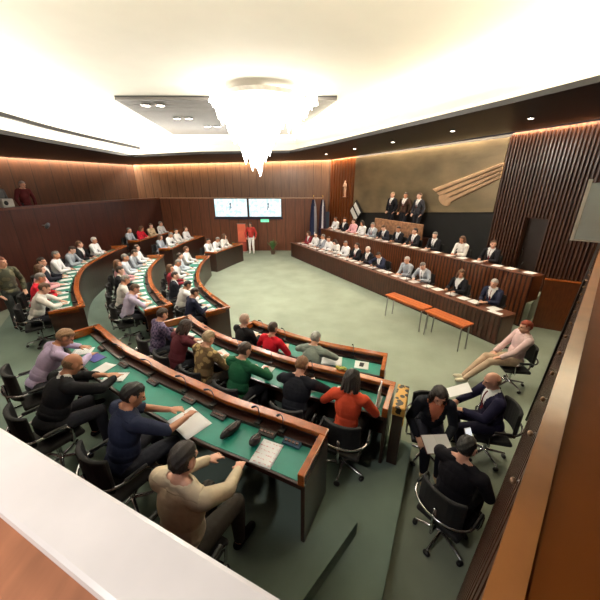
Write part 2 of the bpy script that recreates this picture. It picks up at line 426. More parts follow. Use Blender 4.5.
PR1A, PR1B, PR1C, PR2A, PR2B, PR2C, PR3A, PR3B, PR3C = [Path(p) for p in (R1A, R1B, R1C, R2A, R2B, R2C, R3A, R3B, R3C)]
desk(PR1A, T1, T2, 'long green-topped desk with orange wooden rim, nearest the ledge, with a black bag on it')
desk(PR1B, T1, T2, 'curved green-topped desk along the left wall behind the person in red')
desk(PR1C, T1, T2, 'short far desk against the corner of the left wall and the back wall')
desk(PR2A, T2, T3, 'long green-topped middle desk ending at the gold-patterned cabinet')
desk(PR2B, T2, T3, 'curved green-topped desk at the left, between the wall-side row and the innermost row')
desk(PR2C, T2, T3, 'far middle-row desk in front of the red-brown back wall')
desk(PR3A, T3, T3, 'front desk beside the open floor, with the person in the red top', depth=.53)
desk(PR3B, T3, T3, 'innermost curved desk on the left side of the open floor')
desk(PR3C, T3, T3, 'short far desk of the innermost row with a dark front facing the screens')

# ---- office chair, facing +Y, origin on the floor
def make_chair():
    r = empty('swivel_chair', (0, 0, 0))
    bm = bmesh.new(); box(bm, (-.23, -.22, .405), (.23, .23, .462)); obj('seat', bm, black_fabric, r, bevel=.025)
    bm = bmesh.new(); P = Path([(-.215, -.17), (-.12, -.232), (0, -.25), (.12, -.232), (.215, -.17)])
    P.sweep(bm, rect(-.045, 0, .56, .93), step=.05)
    obj('backrest', bm, black_fabric, r, bevel=.018)
    bm = bmesh.new(); tube(bm, [(0, -.1, .39), (0, -.3, .39), (0, -.315, .5), (0, -.31, .75)], .017); obj('back_stem', bm, chrome, r, True)
    bm = bmesh.new()
    arc = [(.292, .1, .47), (.295, .11, .60), (.295, .06, .655), (.295, -.12, .665)]+[(.295*math.cos(t), -.12-.22*math.sin(t), .665) for t in [PI*k/12 for k in range(1, 12)]]+[(-.295, -.12, .665), (-.295, .06, .655), (-.295, .11, .60), (-.292, .1, .47)]
    tube(bm, [(.2, .08, .415), (.28, .09, .42)]+arc+[(-.28, .09, .42), (-.2, .08, .415)], .013); obj('arm_loop', bm, chrome, r, True)
    for s in (-1, 1):
        bm = bmesh.new(); capsule(bm, (s*.295, -.12, .684), (s*.295, .06, .676), .017, .017); obj('arm_pad', bm, black_plastic, r, True)
    bm = bmesh.new(); capsule(bm, (0, 0, .11), (0, 0, .40), .026, .03, 12); obj('gas_column', bm, chrome, r, True)
    for k in range(5):
        a = 2*PI*k/5+PI/2+PI/5; d = V((math.cos(a), math.sin(a), 0))
        bm = bmesh.new(); capsule(bm, d*.02+V((0, 0, .115)), d*.27+V((0, 0, .085)), .022, .014); l = obj('base_leg', bm, chrome, r, True)
        bm = bmesh.new(); sd = V((-d.y, d.x, 0)); c = d*.275+V((0, 0, .031)); capsule(bm, c-sd*.012, c+sd*.012, .028, .028, 12); obj('caster', bm, black_plastic, l, True)
    return r
def copy_tree(o, parent=None):
    c = o.copy(); COL.objects.link(c); c.parent = parent
    for ch in list(o.children): copy_tree(ch, c)
    return c
CHAIR = make_chair(); CHAIR_USED = [False]
def chair(x, y, z, rz, label, group, sc=1):
    o = CHAIR if not CHAIR_USED[0] else copy_tree(CHAIR); CHAIR_USED[0] = True
    for k in list(o.keys()): del o[k]
    o.location = (x, y, z); o.rotation_euler = (0, 0, rz); o.scale = (sc,)*3; tag(o, label, 'chair', group); return o
def rz_of(h): return math.atan2(h.y, h.x)-PI/2

# ---- benches of the presidium on the right
def bench(p0, L, z, label, front_z0, slatted=True):
    r = empty('presidium_bench', (p0.x, p0.y, z)); r.rotation_euler = (0, 0, math.atan2(BD.y, BD.x)); tag(r, label, 'bench', 'presidium benches')
    # local x runs along the bench, local -y is the side of the seats
    lz = front_z0-z
    bm = bmesh.new(); box(bm, (0, -.04, lz+.003), (L, 0, .745)); obj('front_panel', bm, wood_dark, r)
    bm = bmesh.new()
    for k in range(int(L/.12)): box(bm, (.03+k*.12, .001, lz+.05), (.1+k*.12, .016, .73))
    obj('front_slats', bm, wood_mid if not slatted else mat('slat_red', (66, 32, 21), .35, var=.3, scale=3, coat=.3), r)
    bm = bmesh.new(); box(bm, (-.03, -.10, .746), (L+.03, .03, .775)); obj('front_rim', bm, wood_mid, r, bevel=.01)
    bm = bmesh.new(); box(bm, (0, -.6, .70), (L, -.042, .735)); obj('desk_top', bm, wood_mid, r, bevel=.005)
    for x in (0, L-.035):
        bm = bmesh.new(); box(bm, (x, -.6, .003), (x+.035, -.041, .699)); obj('end_panel', bm, wood_mid, r, bevel=.006)
    return r
BL = 11.25
bench(onb(0, 0), BL, 0, 'long dark wooden bench facing the open floor, the lower of the two benches', 0)
bench(onb(.3, 1.62), 10.5, RT, 'long dark wooden bench on the raised step behind the lower bench', 0.003, False)
# low wooden barrier at the near end of the raised bench
a, b = V((6.5, 7.62)), V((7.3, 7.16))
r = empty('low_barrier', (a.x, a.y, 0)); r.rotation_euler = (0, 0, math.atan2((b-a).y, (b-a).x)); tag(r, 'low brown wooden barrier between the raised bench and the black side wall', 'barrier')
obj('panel', bx((0, -.03, .003), ((b-a).length, .03, 1.35)), wood_mid, r); obj('top_rail', bx((-.02, -.05, 1.351), ((b-a).length, .05, 1.4)), wood_rim, r, bevel=.01)
# ---- two low tables on the open floor
def low_table(a, b, label):
    a, b = V(a), V(b); d = (b-a); L = d.length; r = empty('low_table', (a.x, a.y, 0)); r.rotation_euler = (0, 0, math.atan2(d.y, d.x)); tag(r, label, 'table', 'low orange tables')
    bm = bmesh.new()
    for k in range(3): box(bm, (0, .003+k*.13, .66), (L, .125+k*.13, .695))
    obj('table_top', bm, wood_orange, r, bevel=.006)
    obj('apron', bx((.05, .05, .60), (L-.05, .34, .657)), mat('apron_wood', (140, 66, 26), .4), r)
    for x in (.07, L-.07):
        for y in (.05, .34):
            bm = bmesh.new(); capsule(bm, (x, y, .598), (x+.02*(1 if x > .5 else -1), y, .018), .017, .015); obj('leg', bm, steel, r, True)
    return r
low_table((3.52, 7.37), (2.84, 8.51), 'low orange wooden table with metal legs, the one farther from the camera')
low_table((4.06, 6.33), (3.54, 7.28), 'low orange wooden table with metal legs, the one at the near end of the bench')
# ---- cabinet at the end of the middle desk
r = empty('end_cabinet', (1.30, 3.15, T2)); r.rotation_euler = (0, 0, -.43); tag(r, 'dark cabinet with a black and gold patterned top at the end of the middle desk', 'cabinet')
obj('body', bx((-.065, -.24, .002), (.065, .24, .80)), wood_dark, r, bevel=.01)
gm = pattern_cloth('black_gold', (24, 18, 12), (196, 150, 70), 14); gm.node_tree.nodes['Principled BSDF'].inputs['Roughness'].default_value = .35
o = obj('patterned_top', bx((-.075, -.25, .801), (.075, .25, .93)), gm, r, bevel=.015)
for k in range(8):
    y = -.215+.0615*k; bm = bmesh.new(); ellipsoid(bm, (.066, y, .70), (.012, .024, .06)); obj('gilt_boss', bm, mat('gilt', (200, 152, 70), .3, .9), r, True)

# ---- screens on the back wall
def screen(x0, x1, label, seed):
    z0, z1 = 1.97, 3.0
    r = empty('display_screen', ((x0+x1)/2, 17.86, z0)); tag(r, label, 'screen', 'wall screens')
    w = (x1-x0)/2
    obj('bezel', bx((-w, 0, 0), (w, .09, z1-z0)), black_plastic, r, bevel=.01)
    m = emis('screen_%d' % seed, (196, 238, 246), 1.25); nt = m.node_tree; b = nt.nodes['Principled BSDF']
    b.inputs['Base Color'].default_value = (.02, .02, .02, 1)
    tc = nt.nodes.new('ShaderNodeTexCoord'); n = nt.nodes.new('ShaderNodeTexNoise'); n.inputs['Scale'].default_value = 5; nt.links.new(tc.outputs['Object'], n.inputs['Vector'])
    rp = nt.nodes.new('ShaderNodeValToRGB'); rp.color_ramp.elements[0].position = .38; rp.color_ramp.elements[1].position = .58
    rp.color_ramp.elements[0].color = lin((196, 238, 244))+(1,); rp.color_ramp.elements[1].color = lin((244, 252, 253))+(1,)
    nt.links.new(n.outputs['Fac'], rp.inputs['Fac']); nt.links.new(rp.outputs['Color'], b.inputs['Emission Color'])
    pn = obj('picture', bx((-w+.03, -.008, .03), (w-.03, -.001, z1-z0-.03)), m, r)
    # dim upright figures shown in the picture
    fm = emis('screen_ink', (74, 96, 118), .5)
    for fx in ((-.02, .0) if seed == 1 else (.18,)):
        bm = bmesh.new()
        ellipsoid(bm, (fx, -.012, .72), (.05, .003, .07)); capsule(bm, (fx, -.011, .62), (fx-.05, -.011, .40), .035, .02, 8); capsule(bm, (fx-.01, -.011, .6), (fx+.06, -.011, .5), .018, .014, 8)
        for v in bm.verts: v.co.y = -.012+(v.co.y+.012)*.06
        o = obj('pictured_figure', bm, fm, pn); break
    return r
screen(-4.89, -2.99, 'wall screen showing a pale blue picture, above the far end of the inner desk', 1)
screen(-2.93, -1.05, 'wall screen showing a pale blue picture, directly above the green exit sign', 2)
tag(obj('screen_shelf', bx((-4.95, 17.84, 1.86), (-1.0, 17.955, 1.95)), mat('navy_shelf', (30, 32, 58), .4), None, bevel=.01), 'dark navy strip fixed under both wall screens', 'strip')
# ---- banner, exit sign, plants at the foot of the back wall
r = empty('roll_up_banner', (-3.35, 17.5, 0)); tag(r, 'orange-red roll-up banner standing in front of the back wall', 'banner')
obj('base', bx((-.25, -.08, .003), (.25, .08, .07)), steel, r, bevel=.01)
obj('sheet', bx((-.23, -.006, .07), (.23, .004, 1.62)), mat('banner_red', (214, 104, 76), .6, var=.22, scale=2), r)
obj('lower_band', bx((-.23, -.011, .07), (.23, -.0065, .62)), mat('banner_dark', (132, 50, 38), .6), r)
obj('top_bar', bx((-.25, -.015, 1.621), (.25, .015, 1.65)), steel, r)
o = obj('exit_sign', bx((-2.05-.24, 17.93, 1.68), (-2.05+.24, 17.999, 1.84)), emis('exit_green', (120, 226, 180), .9), None, bevel=.01); tag(o, 'small glowing green sign on the back wall below the screens', 'sign')
def plant(x, y, z, label, n, h, seed, col):
    rr = random.Random(seed); r = empty('potted_plant', (x, y, z)); tag(r, label, 'plant', 'potted plants')
    bm = bmesh.new(); lathe(bm, [(.10, .002), (.14, .22), (.15, .24), (.13, .24), (.12, .22), (0.01, .21)]); obj('pot', bm, mat('pot', (92, 70, 56), .6), r, True)
    bm = bmesh.new()
    for k in range(n):
        a = rr.uniform(0, 2*PI); t = rr.uniform(.2, 1); L = h*rr.uniform(.6, 1); w = .035
        pts = [V((math.cos(a)*t*L*.5*q, math.sin(a)*t*L*.5*q, .21+L*q-(.35*t*L*q*q))) for q in (0, .3, .6, .85, 1)]
        sd = V((-math.sin(a), math.cos(a), 0)); pr = None
        for q, p in zip((.3, .9, 1, .6, .05), pts):
            cu = (bm.verts.new(p-sd*w*q), bm.verts.new(p+V((0, 0, -.008))), bm.verts.new(p+sd*w*q))
            if pr: bm.faces.new((pr[0], pr[1], cu[1], cu[0])); bm.faces.new((pr[1], pr[2], cu[2], cu[1]))
            pr = cu
    obj('foliage', bm, mat('leaf', col, .5, var=.3), r)
plant(-3.75, 16.9, 0, 'leafy green plant in a pot near the end of the inner far desk', 40, .6, 3, (86, 128, 74))
plant(-1.55, 17.0, 0, 'pale green plant in a pot by the far end of the lower bench', 50, .75, 5, (140, 164, 120))
# ---- flags in the corner, emblem figure, tilted panel, artwork
def flag(x, y, z, cols, label):
    r = empty('flag', (x, y, z)); tag(r, label, 'flag', 'flags in the corner')
    bm = bmesh.new(); lathe(bm, [(.16, .002), (.16, .03), (.03, .06), (.02, .1)]); obj('stand', bm, steel, r, True)
    bm = bmesh.new(); capsule(bm, (0, 0, .05), (0, 0, 3.05), .016, .014); obj('pole', bm, wood_rim, r, True)
    bm = bmesh.new(); ellipsoid(bm, (0, 0, 3.12), (.03, .03, .06)); obj('finial', bm, mat('brass', (190, 150, 80), .3, .9), r, True)
    n = 21
    loops = []
    for z_, w in ((2.95, .06), (2.6, .13), (1.9, .17), (1.2, .2), (1.0, .18)):
        loops.append([( -.03-w*(.5+.5*math.cos(2*PI*k/n))*.9 if 0 else w*math.cos(2*PI*k/n)*(1+.25*math.cos(9*2*PI*k/n)), -.02+w*.55*math.sin(2*PI*k/n)*(1+.25*math.cos(9*2*PI*k/n)), z_) for k in range(n)])
    bm = bmesh.new(); vs = loft(bm, loops)
    for f in bm.faces:
        x_ = f.calc_center_median().x; f.material_index = 0 if x_ < -.03 else (1 if x_ < .05 else 2)
    bm.faces.new(vs[0]); bm.faces.new(vs[-1][::-1])
    obj('flag_cloth', bm, [cloth(c) for c in cols], r, True)
flag(.75, 17.6, 0, [(40, 46, 74), (40, 46, 74), (150, 150, 160)], 'dark blue and grey flag hanging on its pole, left one in the corner')
flag(1.26, 17.55, 0, [(52, 44, 60), (196, 192, 198), (52, 44, 60)], 'dark flag with a white stripe hanging on its pole, right one in the corner')
p = onw(4.0, -.05)   # tilted black and white panel beside the flags
p = onw(3.12, -.18); r = empty('tilted_panel', (p.x, p.y, 2.36)); r.rotation_euler = (0, 0, math.atan2(WD.y, WD.x)); tag(r, 'white and black panel tilted on its corner by the left end of the artwork', 'panel')
q = M.Rotation(PI/4, 4, 'Y')
obj('board', bx((-.42, -.02, -.42), (.42, .02, .42), q), black_plastic, r); obj('white_half', bx((-.36, -.034, -.36), (.36, -.021, .30), q), paper_m, r)
obj('diagonal_bar', bx((-.40, -.046, -.05), (.40, -.035, .05), q), black_plastic, r)
# artwork
aw = empty('artwork_panel', (onw(S1).x, onw(S1).y, 0)); aw.rotation_euler = (0, 0, math.atan2(WD.y, WD.x)); tag(aw, 'huge bronze-green wall relief with a pale diagonal wing, above the raised bench', 'artwork')
art = mat('artwork_bronze', (128, 112, 84), .45, .25, var=.3, scale=.7, stretch=(1, 1, 2), bump=.2, bscale=5)
nt = art.node_tree
LA = S2-S1
bm = bmesh.new(); pts = [(.03, 2.25), (LA-.03, 2.86), (LA-.03, 5.06), (.03, 5.06)]
f = [bm.verts.new((x, -.08, z)) for x, z in pts]; g = [bm.verts.new((x, -.005, z)) for x, z in pts]
bm.faces.new(f); bm.faces.new(g[::-1])
for i in range(4): bm.faces.new((f[i], f[(i+1) % 4], g[(i+1) % 4], g[i]))
obj('relief_ground', fix(bm), art, aw)
wing = mat('wing', (206, 168, 130), .5, var=.15, scale=3)
def wp(s, z): return V((s-S1, -.1, z))
for k in range(4):
    t0, t1 = k/4, (k+.78)/4
    A0 = wp(8.1, 3.55).lerp(wp(8.95, 3.02), t0); A1 = wp(8.1, 3.55).lerp(wp(8.95, 3.02), t1)
    B0_ = wp(10.72, 4.36).lerp(wp(10.72, 3.88), t0); B1_ = wp(10.72, 4.36).lerp(wp(10.72, 3.88), t1)
    bm = bmesh.new(); P8 = [A0, B0_, B1_, A1]; fr = [bm.verts.new(p+V((0, -.05, 0))) for p in P8]; bk = [bm.verts.new(p+V((0, .015, 0))) for p in P8]
    bm.faces.new(fr); bm.faces.new(bk[::-1])
    for i in range(4): bm.faces.new((fr[i], fr[(i+1) % 4], bk[(i+1) % 4], bk[i]))
    obj('wing_feather', fix(bm), wing, aw, bevel=.02)
bm = bmesh.new(); ellipsoid(bm, wp(8.72, 3.18), (.32, .05, .2), M.Rotation(.5, 3, 'Y'), 16, 10); obj('wing_root', bm, wing, aw, True)
# rostrum with a mottled carved front by the wall
s0, s1 = 5.3, 8.3
rs = empty('rostrum', (onw(s0, -.02).x, onw(s0, -.02).y, RT)); rs.rotation_euler = (0, 0, math.atan2(WD.y, WD.x)); tag(rs, 'raised standing box with a mottled tan and brown front, below the artwork', 'rostrum')
obj('platform', bx((0, -.50, .003), (s1-s0, -.0, .95)), wood_dark, rs)
cm = mat('carved_tan', (150, 108, 78), .6, var=.5, scale=7, bump=.6, bscale=16)
obj('carved_front', bx((0, -.575, .7), (s1-s0, -.505, 1.52)), cm, rs, bevel=.02)
# ---- left wall lamp, gallery box, right-hand divider, fittings under the ledge
r = empty('wall_spotlight', (-9.2, 11.0, 2.35)); tag(r, 'small grey spotlight fixed on the dark left wall under its rail', 'lamp')
bm = bmesh.new(); capsule(bm, (-.03, 0, 0), (.06, 0, 0), .02, .02); obj('bracket', bm, steel, r, True)
bm = bmesh.new(); lathe(bm, [(.05, -.12), (.07, .0), (.05, .08), (.02, .1)]); bmesh.ops.rotate(bm, verts=bm.verts, matrix=M.Rotation(.7, 3, 'Y')); bmesh.ops.translate(bm, verts=bm.verts, vec=(.15, 0, 0)); obj('lamp_head', bm, mat('lamp_grey', (120, 122, 128), .4), r, True)
o = tag(obj('projector', bx((-9.55, 9.8, 3.031), (-9.25, 10.2, 3.3)), mat('pale_case', (176, 172, 166), .5), None, bevel=.03), 'pale grey box standing on the rail of the upper gallery', 'box')
bm = bmesh.new(); lathe(bm, [(.06, 0), (.07, .02), (.05, .03)], (0, 0, 0), 14); bmesh.ops.rotate(bm, verts=bm.verts, matrix=M.Rotation(PI/2, 3, 'Y')); bmesh.ops.translate(bm, verts=bm.verts, vec=(-9.249, 9.9, 3.17)); obj('lens', bm, black_plastic, o, True)
# frosted divider at the end of the right-hand ledge
r = empty('frosted_divider', (*onr(5.15, .16), 3.007)); r.rotation_euler = (0, 0, PI/4); tag(r, 'grey frosted glass divider in a pale frame at the far end of the right ledge', 'divider')
gl = mat('frosted_glass', (176, 188, 190), .35, var=.05, coat=.3)
obj('glass', bx((-.01, -1.3, .02), (.01, .14, .72)), gl, r)
obj('frame', bx((-.02, .141, -.0), (.02, .18, .76)), mat('frame_pale', (206, 204, 196), .4), r)
obj('bottom_rail', bx((-.02, -1.3, .0), (.02, .14, .019)), mat('frame_pale', (206, 204, 196), .4), r)
for k in range(14):
    s = .75+k*.3; p = rk(s, 2.75, -.02)
    r = empty('brass_fitting' if k == 0 else 'brass_fitting.%03d' % k, p); r.rotation_euler = (0, 0, PI/4); tag(r, 'small metal fitting in the row under the edge of the right-hand ledge', 'fitting', 'metal fittings under the ledge')
    bm = bmesh.new(); capsule(bm, (0, -.04, 0), (0, .02, 0), .005, .005); obj('bracket', bm, steel, r, True)
    bm = bmesh.new(); ellipsoid(bm, (0, .035, -.01), (.014, .01, .012)); obj('knob', bm, mat('fitting', (150, 120, 96), .3, .6), r, True)
# ---- chandelier: hanging rods of glass
cx, cy = -1.0, 9.2
ch = empty('chandelier', (cx, cy, ZC-.1)); tag(ch, 'large glowing white chandelier of hanging crystal rods over the open floor', 'chandelier')
gm = emis('crystal_glow', (255, 250, 242), 15.0)
part('ceiling_plate', lathe(bmesh.new(), [(1.0, -.2), (1.05, -.112)], (cx, cy, ZC), 40), mat('white_metal', (235, 232, 226), .5), ch)
rr = random.Random(11)
for k in range(98):
    lobe = k >= 68
    a = k*2.39996; q = math.sqrt((k+.5)/68) if not lobe else math.sqrt((k-68+.5)/30)
    if not lobe: x, y, zb = cx-.22+1.12*q*math.cos(a), cy+.75*q*math.sin(a), 3.62+1.95*q**.85
    else: x, y, zb = cx+.78+.62*q*math.cos(a), cy+.5*q*math.sin(a), 4.66+1.0*q**.9
    zb += rr.uniform(0, .14); zt = ZC-.205
    bm = bmesh.new(); w = rr.uniform(.07, .1); zm = zb+rr.uniform(.3, .5)
    lathe(bm, [(w*1.1, zt-zb), (w*1.15, min(zt-zb-.05, .5)), (w*.8, .2), (.006, 0)], (x, y, zb), 7)
    part('crystal_rod', bm, gm, ch)
# ---- ceiling downlights
DOWN = []
def downlight(x, y, z, e, label, group, rad=.11, double=False):
    r = empty('downlight', (x, y, z)); tag(r, label, 'light', group)
    bm = bmesh.new(); lathe(bm, [(rad, -.0), (rad*1.25, -.012), (rad*1.25, -.03), (rad, -.035)]); obj('trim_ring', bm, chrome, r, True)
    bm = bmesh.new(); lathe(bm, [(rad*.95, -.036), (rad*.5, -.045), (.01, -.048)]); obj('lamp', bm, emis('lamp_glow', (255, 246, 230), 8) if 'lamp_glow' not in MATS else MATS['lamp_glow'], r, True)
    if e: DOWN.append((x, y, z-.1, e))
for k, (x, y) in enumerate([(-4.4, 10.0), (-4.0, 10.0), (-4.2, 11.8), (-3.8, 11.8), (-3.6, 13.3), (-3.2, 13.3)]):
    downlight(x, y, ZC-.105, 180, ['small white downlight, left of the pair set in the grey ceiling nearest the camera', 'small white downlight, right of the pair set in the grey ceiling nearest the camera', 'small white downlight, left of the middle pair in the grey ceiling', 'small white downlight, right of the middle pair in the grey ceiling', 'small white downlight, left of the farthest pair in the grey ceiling', 'small white downlight, right of the farthest pair in the grey ceiling'][k], 'downlights in the grey ceiling')
for k, (x, y, z) in enumerate([(5.35, 8.0, 5.19), (4.3, 9.6, 5.17), (3.2, 11.6, 5.13), (2.2, 13.4, 5.1), (1.2, 15.2, 5.07)]):
    downlight(x, y, z-.02, 60, 'tiny downlight in the dark band over the right wall, %s from the camera end' % ('first', 'second', 'third', 'fourth', 'fifth')[k], 'downlights in the dark ceiling band', .06)

# ------------------------------------------------------------------ people
DG = None
def rotz(a): return M.Rotation(a, 3, 'Z')
def ik(S, W, l1, l2, hint):
    d = W-S; L = d.length; mx = (l1+l2)*.995
    if L > mx: W = S+d*(mx/L); d = W-S; L = mx
    a = (l1*l1-l2*l2+L*L)/(2*L); h = math.sqrt(max(0, l1*l1-a*a)); u = d/L
    p = V(hint)-u*V(hint).dot(u); p.normalize(); return S+u*a+p*h, W
class Fig: pass
def build_body(P):
    """P: pose. Returns the skeleton and the list of (kind, tag, ...) masses of the figure; local frame, facing +Y, floor at 0"""
    pr = []
    cap = lambda t, a, b, ra, rb: pr.append(('c', t, V(a), V(b), ra, rb))
    ell = lambda t, c, r, rot=None: pr.append(('e', t, V(c), V(r), rot or M.Identity(3)))
    f = Fig(); w = P.get('w', 1.0); fem = P.get('fem', False)
    stand = P.get('stand', False); lean = P.get('lean', .12); twist = P.get('twist', 0); side = P.get('side', 0)
    hip_z = .93 if stand else .592
    hip = V((0, P.get('hipy', 0), hip_z))
    up = V((math.sin(side), math.sin(lean)*math.cos(side), math.cos(lean)*math.cos(side))).normalized()
    rgt = V((math.cos(twist), math.sin(twist), 0)); rgt = (rgt-up*rgt.dot(up)).normalized(); fw = up.cross(rgt).normalized()
    f.up, f.rgt, f.fw, f.hip = up, rgt, fw, hip
    B = M((rgt, fw, up)).transposed()
    mid = hip+V((0, 0, .06))+up*.12
    def tp(x, y, z): return hip+V((0, 0, .06))+rgt*x+fw*y+up*z
    f.tp = tp
    ell('pelvis', hip+V((0, 0, .01)), (.165*w+(.012 if fem else 0), .125, .115))
    ell('torso', tp(0, .015 if w < 1.1 else .03, .12), (.148*w-(.02 if fem else 0), .115*w, .16), B)
    ell('torso', tp(0, .01, .30), (.165*w-(.012 if fem else 0), .118*(1+.5*(w-1)), .20), B)
    if fem:
        for s in (-1, 1): ell('torso', tp(s*.065, .085, .28), (.062, .055, .062), B)
    sw = (.178 if fem else .195)*(.5+.5*w)
    shz = .425+P.get('shrug', 0)
    sh = {s: tp(s*sw, P.get('shf', .01), shz) for s in (-1, 1)}
    cap('torso', tp(-sw*.9, 0, shz-.005), tp(sw*.9, 0, shz-.005), .062, .062)
    for s in (-1, 1): cap('torso', tp(s*.045, -.005, .49), tp(s*sw*.85, -.005, shz+.005), .045, .05)
    nb = tp(0, -.005, .45); hl = P.get('nod', .0); hy = P.get('yaw', 0); ht = P.get('tilt', 0)
    # head frame
    hr = M.Rotation(math.atan2(rgt.y, rgt.x)+hy, 3, 'Z') @ M.Rotation(ht, 3, 'Y') @ M.Rotation(-(lean*.6+hl), 3, 'X')
    hc = tp(0, 0, .55)+hr @ V((0, .025, .085))
    f.hc, f.hr = hc, hr
    cap('neck', nb, tp(0, .0, .53)*.5+(hc+hr @ V((0, -.015, -.06)))*.5, .055, .052)
    cap('neck', tp(0, 0, .52), hc+hr @ V((0, -.01, -.05)), .052, .054)
    ell('head', hc+hr @ V((0, -.012, .022)), (.077, .097, .098), hr)
    ell('head', hc+hr @ V((0, .022, -.035)), (.062, .074, .078), hr)
    ell('head', hc+hr @ V((0, .055, -.09)), (.032, .03, .026), hr)
    cap('head', hc+hr @ V((0, .088, .012)), hc+hr @ V((0, .108, -.026)), .011, .017)
    for s in (-1, 1):
        ell('head', hc+hr @ V((s*.079, -.008, -.005)), (.011, .024, .034), hr)
        cap('head', hc+hr @ V((s*.016, .082, .033)), hc+hr @ V((s*.052, .07, .03)), .011, .009)
    f.eyes = [hc+hr @ V((s*.031, .082, .014)) for s in (-1, 1)]; f.mouth = hc+hr @ V((0, .0935, -.062))
    # arms
    f.hands = {}
    for s, key in ((-1, 'L'), (1, 'R')):
        W = P.get(key); S = sh[s]
        if W is None: W = S+V((s*.06, .05, -.50)) if stand else V((s*.17, .28, .66))
        W = V(W); E, W = ik(S, W, .285, .25, P.get('h'+key, (s*.75, -.25, -1)))
        cap('torso' if 0 else 'uarm', S, S.lerp(E, .5), .058*w**.5, .050*w**.5); cap('uarm2', S.lerp(E, .5), E, .050*w**.5, .043)
        cap('farm', E, W, .043, .029)
        d = (W-E).normalized(); hd = V(P.get('d'+key, d*.6+V((-s*.25, .5, -.04)))).normalized()
        pn = V(P.get('n'+key, (0, 0, -1))); pn = (pn-hd*pn.dot(hd)).normalized(); sd = hd.cross(pn)   # across the palm
        if sd.dot(V((s, 0, 0))) < 0: sd = -sd
        th = -sd if not P.get('flip'+key) else sd                                                     # thumb side faces inward
        R3 = M((sd, hd, pn)).transposed()
        ell('hand', W+hd*.05, (.041, .055, .016), R3)
        cu = P.get('curl', .35)
        for q, (o_, L) in enumerate(((-.033, .068), (-.011, .078), (.0115, .074), (.034, .058))):
            fd = (hd+sd*(o_*3.2)).normalized(); b0 = W+hd*.088+sd*o_
            d1 = (fd*math.cos(cu*.6)+pn*math.sin(cu*.6)); d2 = (fd*math.cos(cu*1.7)+pn*math.sin(cu*1.7))
            cap('hand', b0-fd*.02, b0+d1*L*.5, .0085, .008); cap('hand', b0+d1*L*.5, b0+d1*L*.5+d2*L*.5, .008, .0068)
        tb = W+hd*.025+th*.032; t1 = (hd*.7+th*.65+pn*.25).normalized(); t2 = (hd*.95+th*.1+pn*.3).normalized()
        cap('hand', tb, tb+t1*.034, .0125, .0095); cap('hand', tb+t1*.034, tb+t1*.034+t2*.028, .0095, .0078)
        f.hands[key] = (W, hd, pn)
    # legs
    for s, key in ((-1, 'L'), (1, 'R')):
        H = hip+V((s*.092, .0, -.0))
        if stand:
            K = P.get('k'+key, (s*.10, .03, .50)); A = P.get('a'+key, (s*.11, -.02, .1))
        else:
            K = P.get('k'+key, (s*.15, .44, .54)); A = P.get('a'+key, (s*.15, .43, .1))
        K, A = V(K), V(A); y0 = V((0, hip.y, 0))
        if not P.get('absleg'): K = K+y0; A = A+y0
        cap('thigh', H, K, .088*w**.4, .060); cap('calf', K, K.lerp(A, .35), .056, .056); cap('calf', K.lerp(A, .35), A, .056, .037)
        fd = V(P.get('f'+key, (s*.12, 1, 0))).normalized(); fd0 = fd
        an = A+V((0, 0, -.0))
        fz = -.045
        cap('foot', an+fd*-.03+V((0, 0, fz)), an+fd*.09+V((0, 0, fz)), .036, .038)
        cap('foot', an+fd*.08+V((0, 0, fz-.002)), an+fd*.165+V((0, 0, fz-.007)), .038, .03)
    return f, pr
def realise(pr, vox):
    bm = bmesh.new()
    for p in pr:
        if p[0] == 'c': capsule(bm, p[2], p[3], p[4], p[5], 12, 3)
        else: ellipsoid(bm, p[2], p[3], p[4], 18, 12)
    me = mesh_of(bm, 'tmp'); o = bpy.data.objects.new('tmp', me); COL.objects.link(o)
    md = o.modifiers.new('r', 'REMESH'); md.mode = 'VOXEL'; md.voxel_size = vox; md.use_smooth_shade = True
    ms = o.modifiers.new('s', 'SMOOTH'); ms.factor = .5; ms.iterations = 3
    dg = bpy.context.evaluated_depsgraph_get(); dg.update()
    out = bpy.data.meshes.new_from_object(o.evaluated_get(dg)); bpy.data.objects.remove(o); bpy.data.meshes.remove(me)
    return out
def classify(co, pr):
    best = np.full(len(co), 1e9); tags = np.zeros(len(co), int)
    names = ['head', 'neck', 'torso', 'pelvis', 'uarm', 'uarm2', 'farm', 'hand', 'thigh', 'calf', 'foot']
    for p in pr:
        if p[0] == 'c':
            a, b = np.array(p[2]), np.array(p[3]); ab = b-a; t = np.clip(((co-a)@ab)/max(ab@ab, 1e-9), 0, 1)
            d = np.linalg.norm(co-(a+t[:, None]*ab), axis=1)-(p[4]+(p[5]-p[4])*t)
        else:
            q = (co-np.array(p[2]))@np.array(p[4]); r = np.array(p[3]); k = np.linalg.norm(q/r, axis=1); d = (k-1)*min(r)
        m = d < best; best[m] = d[m]; tags[m] = names.index(p[1])
    return tags, names
